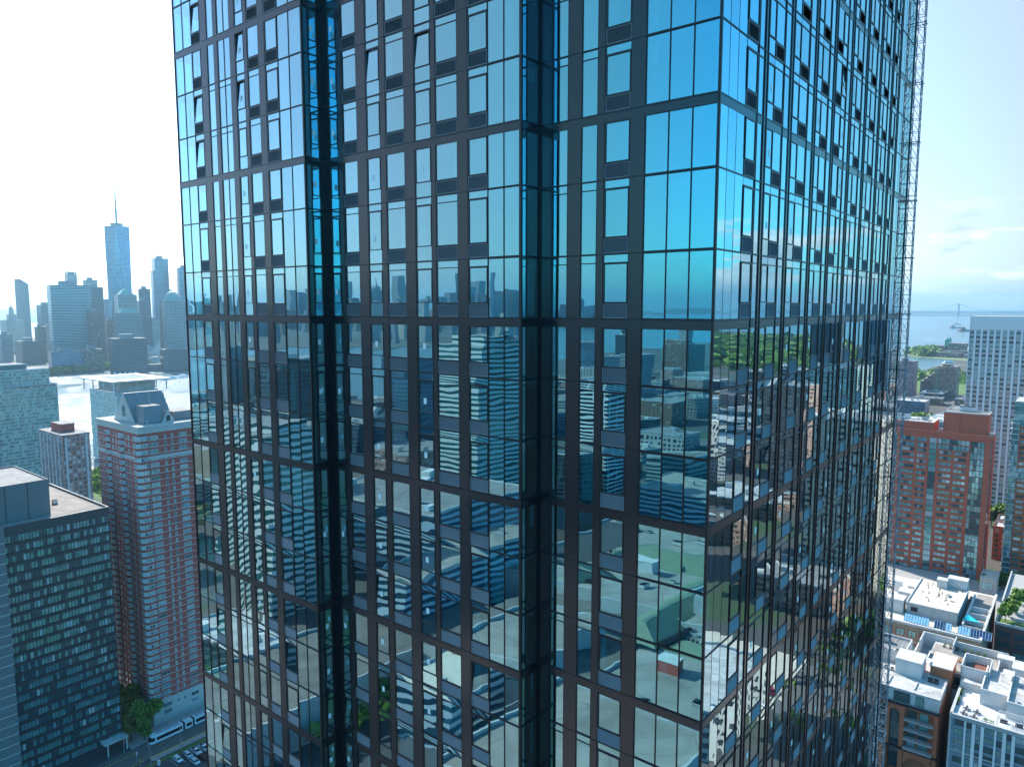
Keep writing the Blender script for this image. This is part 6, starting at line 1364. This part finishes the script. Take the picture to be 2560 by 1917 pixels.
# low city everywhere else the glass or the camera can see
FW = [WB['brown'], WB['brown'], WB['pale'], WB['grey'], BRN, PKW, WB['strip'], WB['dark'], BRN, WB['grid'], WB['blue'], TANB]
BRR = mat('dark brown roof', (0.10, 0.08, 0.07), .9, var=.25, scale=.1); FR = [ROOF, WROOF, BRR, MATS['dark gravel roof'], ROOF, BRR, ROOF]
def inpoly(x, y, P):
    c = False; j = len(P)-1
    for i in range(len(P)):
        if (P[i][1] > y) != (P[j][1] > y) and x < (P[j][0]-P[i][0])*(y-P[i][1])/(P[j][1]-P[i][1])+P[i][0]: c = not c
        j = i
    return c
RES = [(-250, -60, -360, -55), (-400, -300, -470, -130), (-375, -262, -312, -150), (-270, -165, -480, -415), (-435, -385, -220, -175), (-945, -740, -1860, -1440), (-1020, -950, -1510, -1440), (-1200, -1070, -680, -590), (-570, -510, -340, -280), (-630, -570, -530, -470), (-650, -590, -430, -370), (-360, -310, -510, -420),
       (-430, -140, 1530, 2100), (-250, -180, 1485, 1535), (-280, -240, 1455, 1495), (-330, -190, 840, 1190), (-110, 60, 250, 700), (-340, -170, 30, 300), (-100, 20, -60, 110)]
def free(a0, a1, b0, b1):
    for (p, q, r, s) in RES:
        if a1 > p and a0 < q and b1 > r and b0 < s: return False
    for (a, b) in ((a0, b0), (a1, b0), (a0, b1), (a1, b1)):
        if not inpoly(*W(a, b), jersey): return False
    return True
cnt = 0
def fill(a_lo, a_hi, b_lo, b_hi, sa, sb, hs, lab, grp, pr=.85, tall=.05, th_=(45, 90)):
    global cnt
    a = a_lo
    while a < a_hi:
        b = b_lo
        while b < b_hi:
            aw, bw = sa*RND.uniform(.45, .85), sb*RND.uniform(.45, .85)
            if RND.random() < pr and free(a, a+aw, b, b+bw):
                h = RND.uniform(*hs)
                if RND.random() < tall: h = RND.uniform(*th_); aw = min(aw, 35); bw = min(bw, 35)
                simple('city_block', lab, 'building', a, a+aw, b, b+bw, h, RND.choice(FW), RND.choice(FR), grp); cnt += 1
            b += sb
        a += sa
fill(-1150, -450, -620, 20, 78, 62, (12, 34), 'one of the low city buildings between the river and the mirrored towers', 'low blocks mirrored by the front glass', .8, .12)
fill(-900, -80, -1450, -500, 84, 74, (9, 30), 'one of the low brick and pale buildings far behind the mirrored garage', 'far low blocks mirrored by the front glass', .8, .06)
fill(-440, -240, -130, 20, 60, 50, (8, 16), 'one of the small buildings at the foot of the mirrored towers', 'small blocks near the mirrored towers', .6, 0)
fill(70, 560, 230, 1500, 84, 76, (9, 30), 'one of the city buildings mirrored by the narrow right face', 'blocks mirrored by the right face', .82, .10, (45, 110))
fill(-300, 60, 720, 1470, 70, 70, (9, 22), 'one of the low rooftops between the ribbed tower and the bay', 'low rooftops before the bay', .9, 0)
simple('cream_tower', 'cream limestone tower mirrored by the right face of the glass', 'tower', 62, 98, 425, 462, 98, facade_mat('cream tower wall', (0.46, 0.39, 0.31), (0.08, 0.09, 0.1), 3.4, 3.4, .42, .5, litp=.1)); simple('glass_tower_block', 'dark glass tower mirrored at the horizon of the right face', 'tower', 300, 345, 1255, 1300, 135, DB); simple('glass_tower_block', 'blue glass tower mirrored at the horizon of the right face, left of the dark one', 'tower', 235, 275, 1310, 1350, 139, BL)
simple('curved_block', 'green glass block mirrored at the far end of the right face', 'tower', 150, 200, 760, 810, 100, GRN); simple('orange_block', 'orange walled low building mirrored by the right face corner', 'building', 440, 500, 1080, 1120, 26, ORANGE, WROOF)
woods('forest_park', 'broad green woodland park by the bay mirrored by the right face', [W(560, 1720), W(1500, 2200), W(1650, 3600), W(900, 3600), W(480, 2300)], 700, 22, LEAF, 9, 9)
woods('street_trees', 'rows of street trees mirrored by the right face', [W(20, 260), W(64, 260), W(64, 700), W(20, 640)], 90, 3.4, LEAF, 5, 10)
woods('street_trees', 'street trees among blocks mirrored by the front glass', [W(-300, -140), W(-252, -140), W(-252, 0), W(-300, 10)], 60, 3.2, LEAF, 5, 11); woods('street_trees', 'tree lined square behind the mirrored garage', [W(-330, -760), W(-160, -760), W(-160, -520), W(-300, -520)], 110, 5, LEAF, 6, 12); woods('street_trees', 'trees on the blocks near the mirrored river edge', [W(-900, -420), W(-500, -350), W(-460, -60), W(-900, -300)], 220, 4.5, LEAF2, 5, 13)
gpoly('road', [(-60, -400), (-40, -400), (-40, 20), (-60, 20)], .03, ASPH); gpoly('road', [(-460, -75), (-60, -75), (-60, -52), (-460, -52)], .03, ASPH); gpoly('road', [(10, 120), (22, 120), (22, 1400), (10, 1400)], .03, ASPH); gpoly('road', [(-450, -128), (-236, -128), (-236, -116), (-450, -116)], .03, ASPH); gpoly('sandy_lot', [(66, 268), (130, 268), (130, 330), (66, 330)], .03, TANR)
cols = [('white', (.75, .76, .78)), ('silver', (.55, .57, .6)), ('grey', (.2, .21, .22)), ('red', (.4, .02, .02)), ('blue', (.05, .1, .2))]
for k in range(26):
    pn, c_ = cols[k % 5]; car(70+(k % 13)*3.4, 278+(k//13)*14, 0, 'car', pn, c_, '%s car parked on the sandy lot mirrored by the right face' % pn, 'cars on the sandy lot')
for k in range(30):
    pn, c_ = cols[(k*3) % 5]; car(-440+k*12+RND.uniform(-3, 3), -58 if k % 2 else -69, pi/2, 'car', pn, c_, '%s car driving on the road by the mirrored mall' % pn, 'cars on the mall road', z=.03)
print('fill', cnt)

woods('street_trees', 'trees between the mirrored banded blocks and the mall', [W(-232, -148), W(-200, -148), W(-200, -90), W(-232, -90)], 60, 3.0, LEAF, 6, 14)
gpoly('parking_lot', [(-214, -148), (-142, -148), (-142, -80), (-214, -80)], .04, ASPH)
for k in range(40):
    pn, c_ = cols[(k*7) % 5]; car(-165+(k % 10)*2.9, -142+(k//10)*15, 0, 'car', pn, c_, '%s car in the parking lot mirrored beside the mall' % pn, 'cars in the mirrored parking lot', z=.05)
# ------------------------------------------------------------------ haze
def haze():
    m, t, o = newmat('hazy air')
    v = N(t, 'ShaderNodeVolumePrincipled'); v.inputs['Color'].default_value = (0.46, 0.78, 1.0, 1); v.inputs['Density'].default_value = 0.000058; v.inputs['Anisotropy'].default_value = 0.55
    t.links.new(v.outputs[0], o.inputs['Volume'])
    mb = MB(); mb.box(-31000, 31000, -31000, 31000, -8, 640)
    ob = mb.build('haze', m); ob['kind'] = 'stuff'; ob['label'] = 'pale blue air haze over the river and the far towers'
haze()
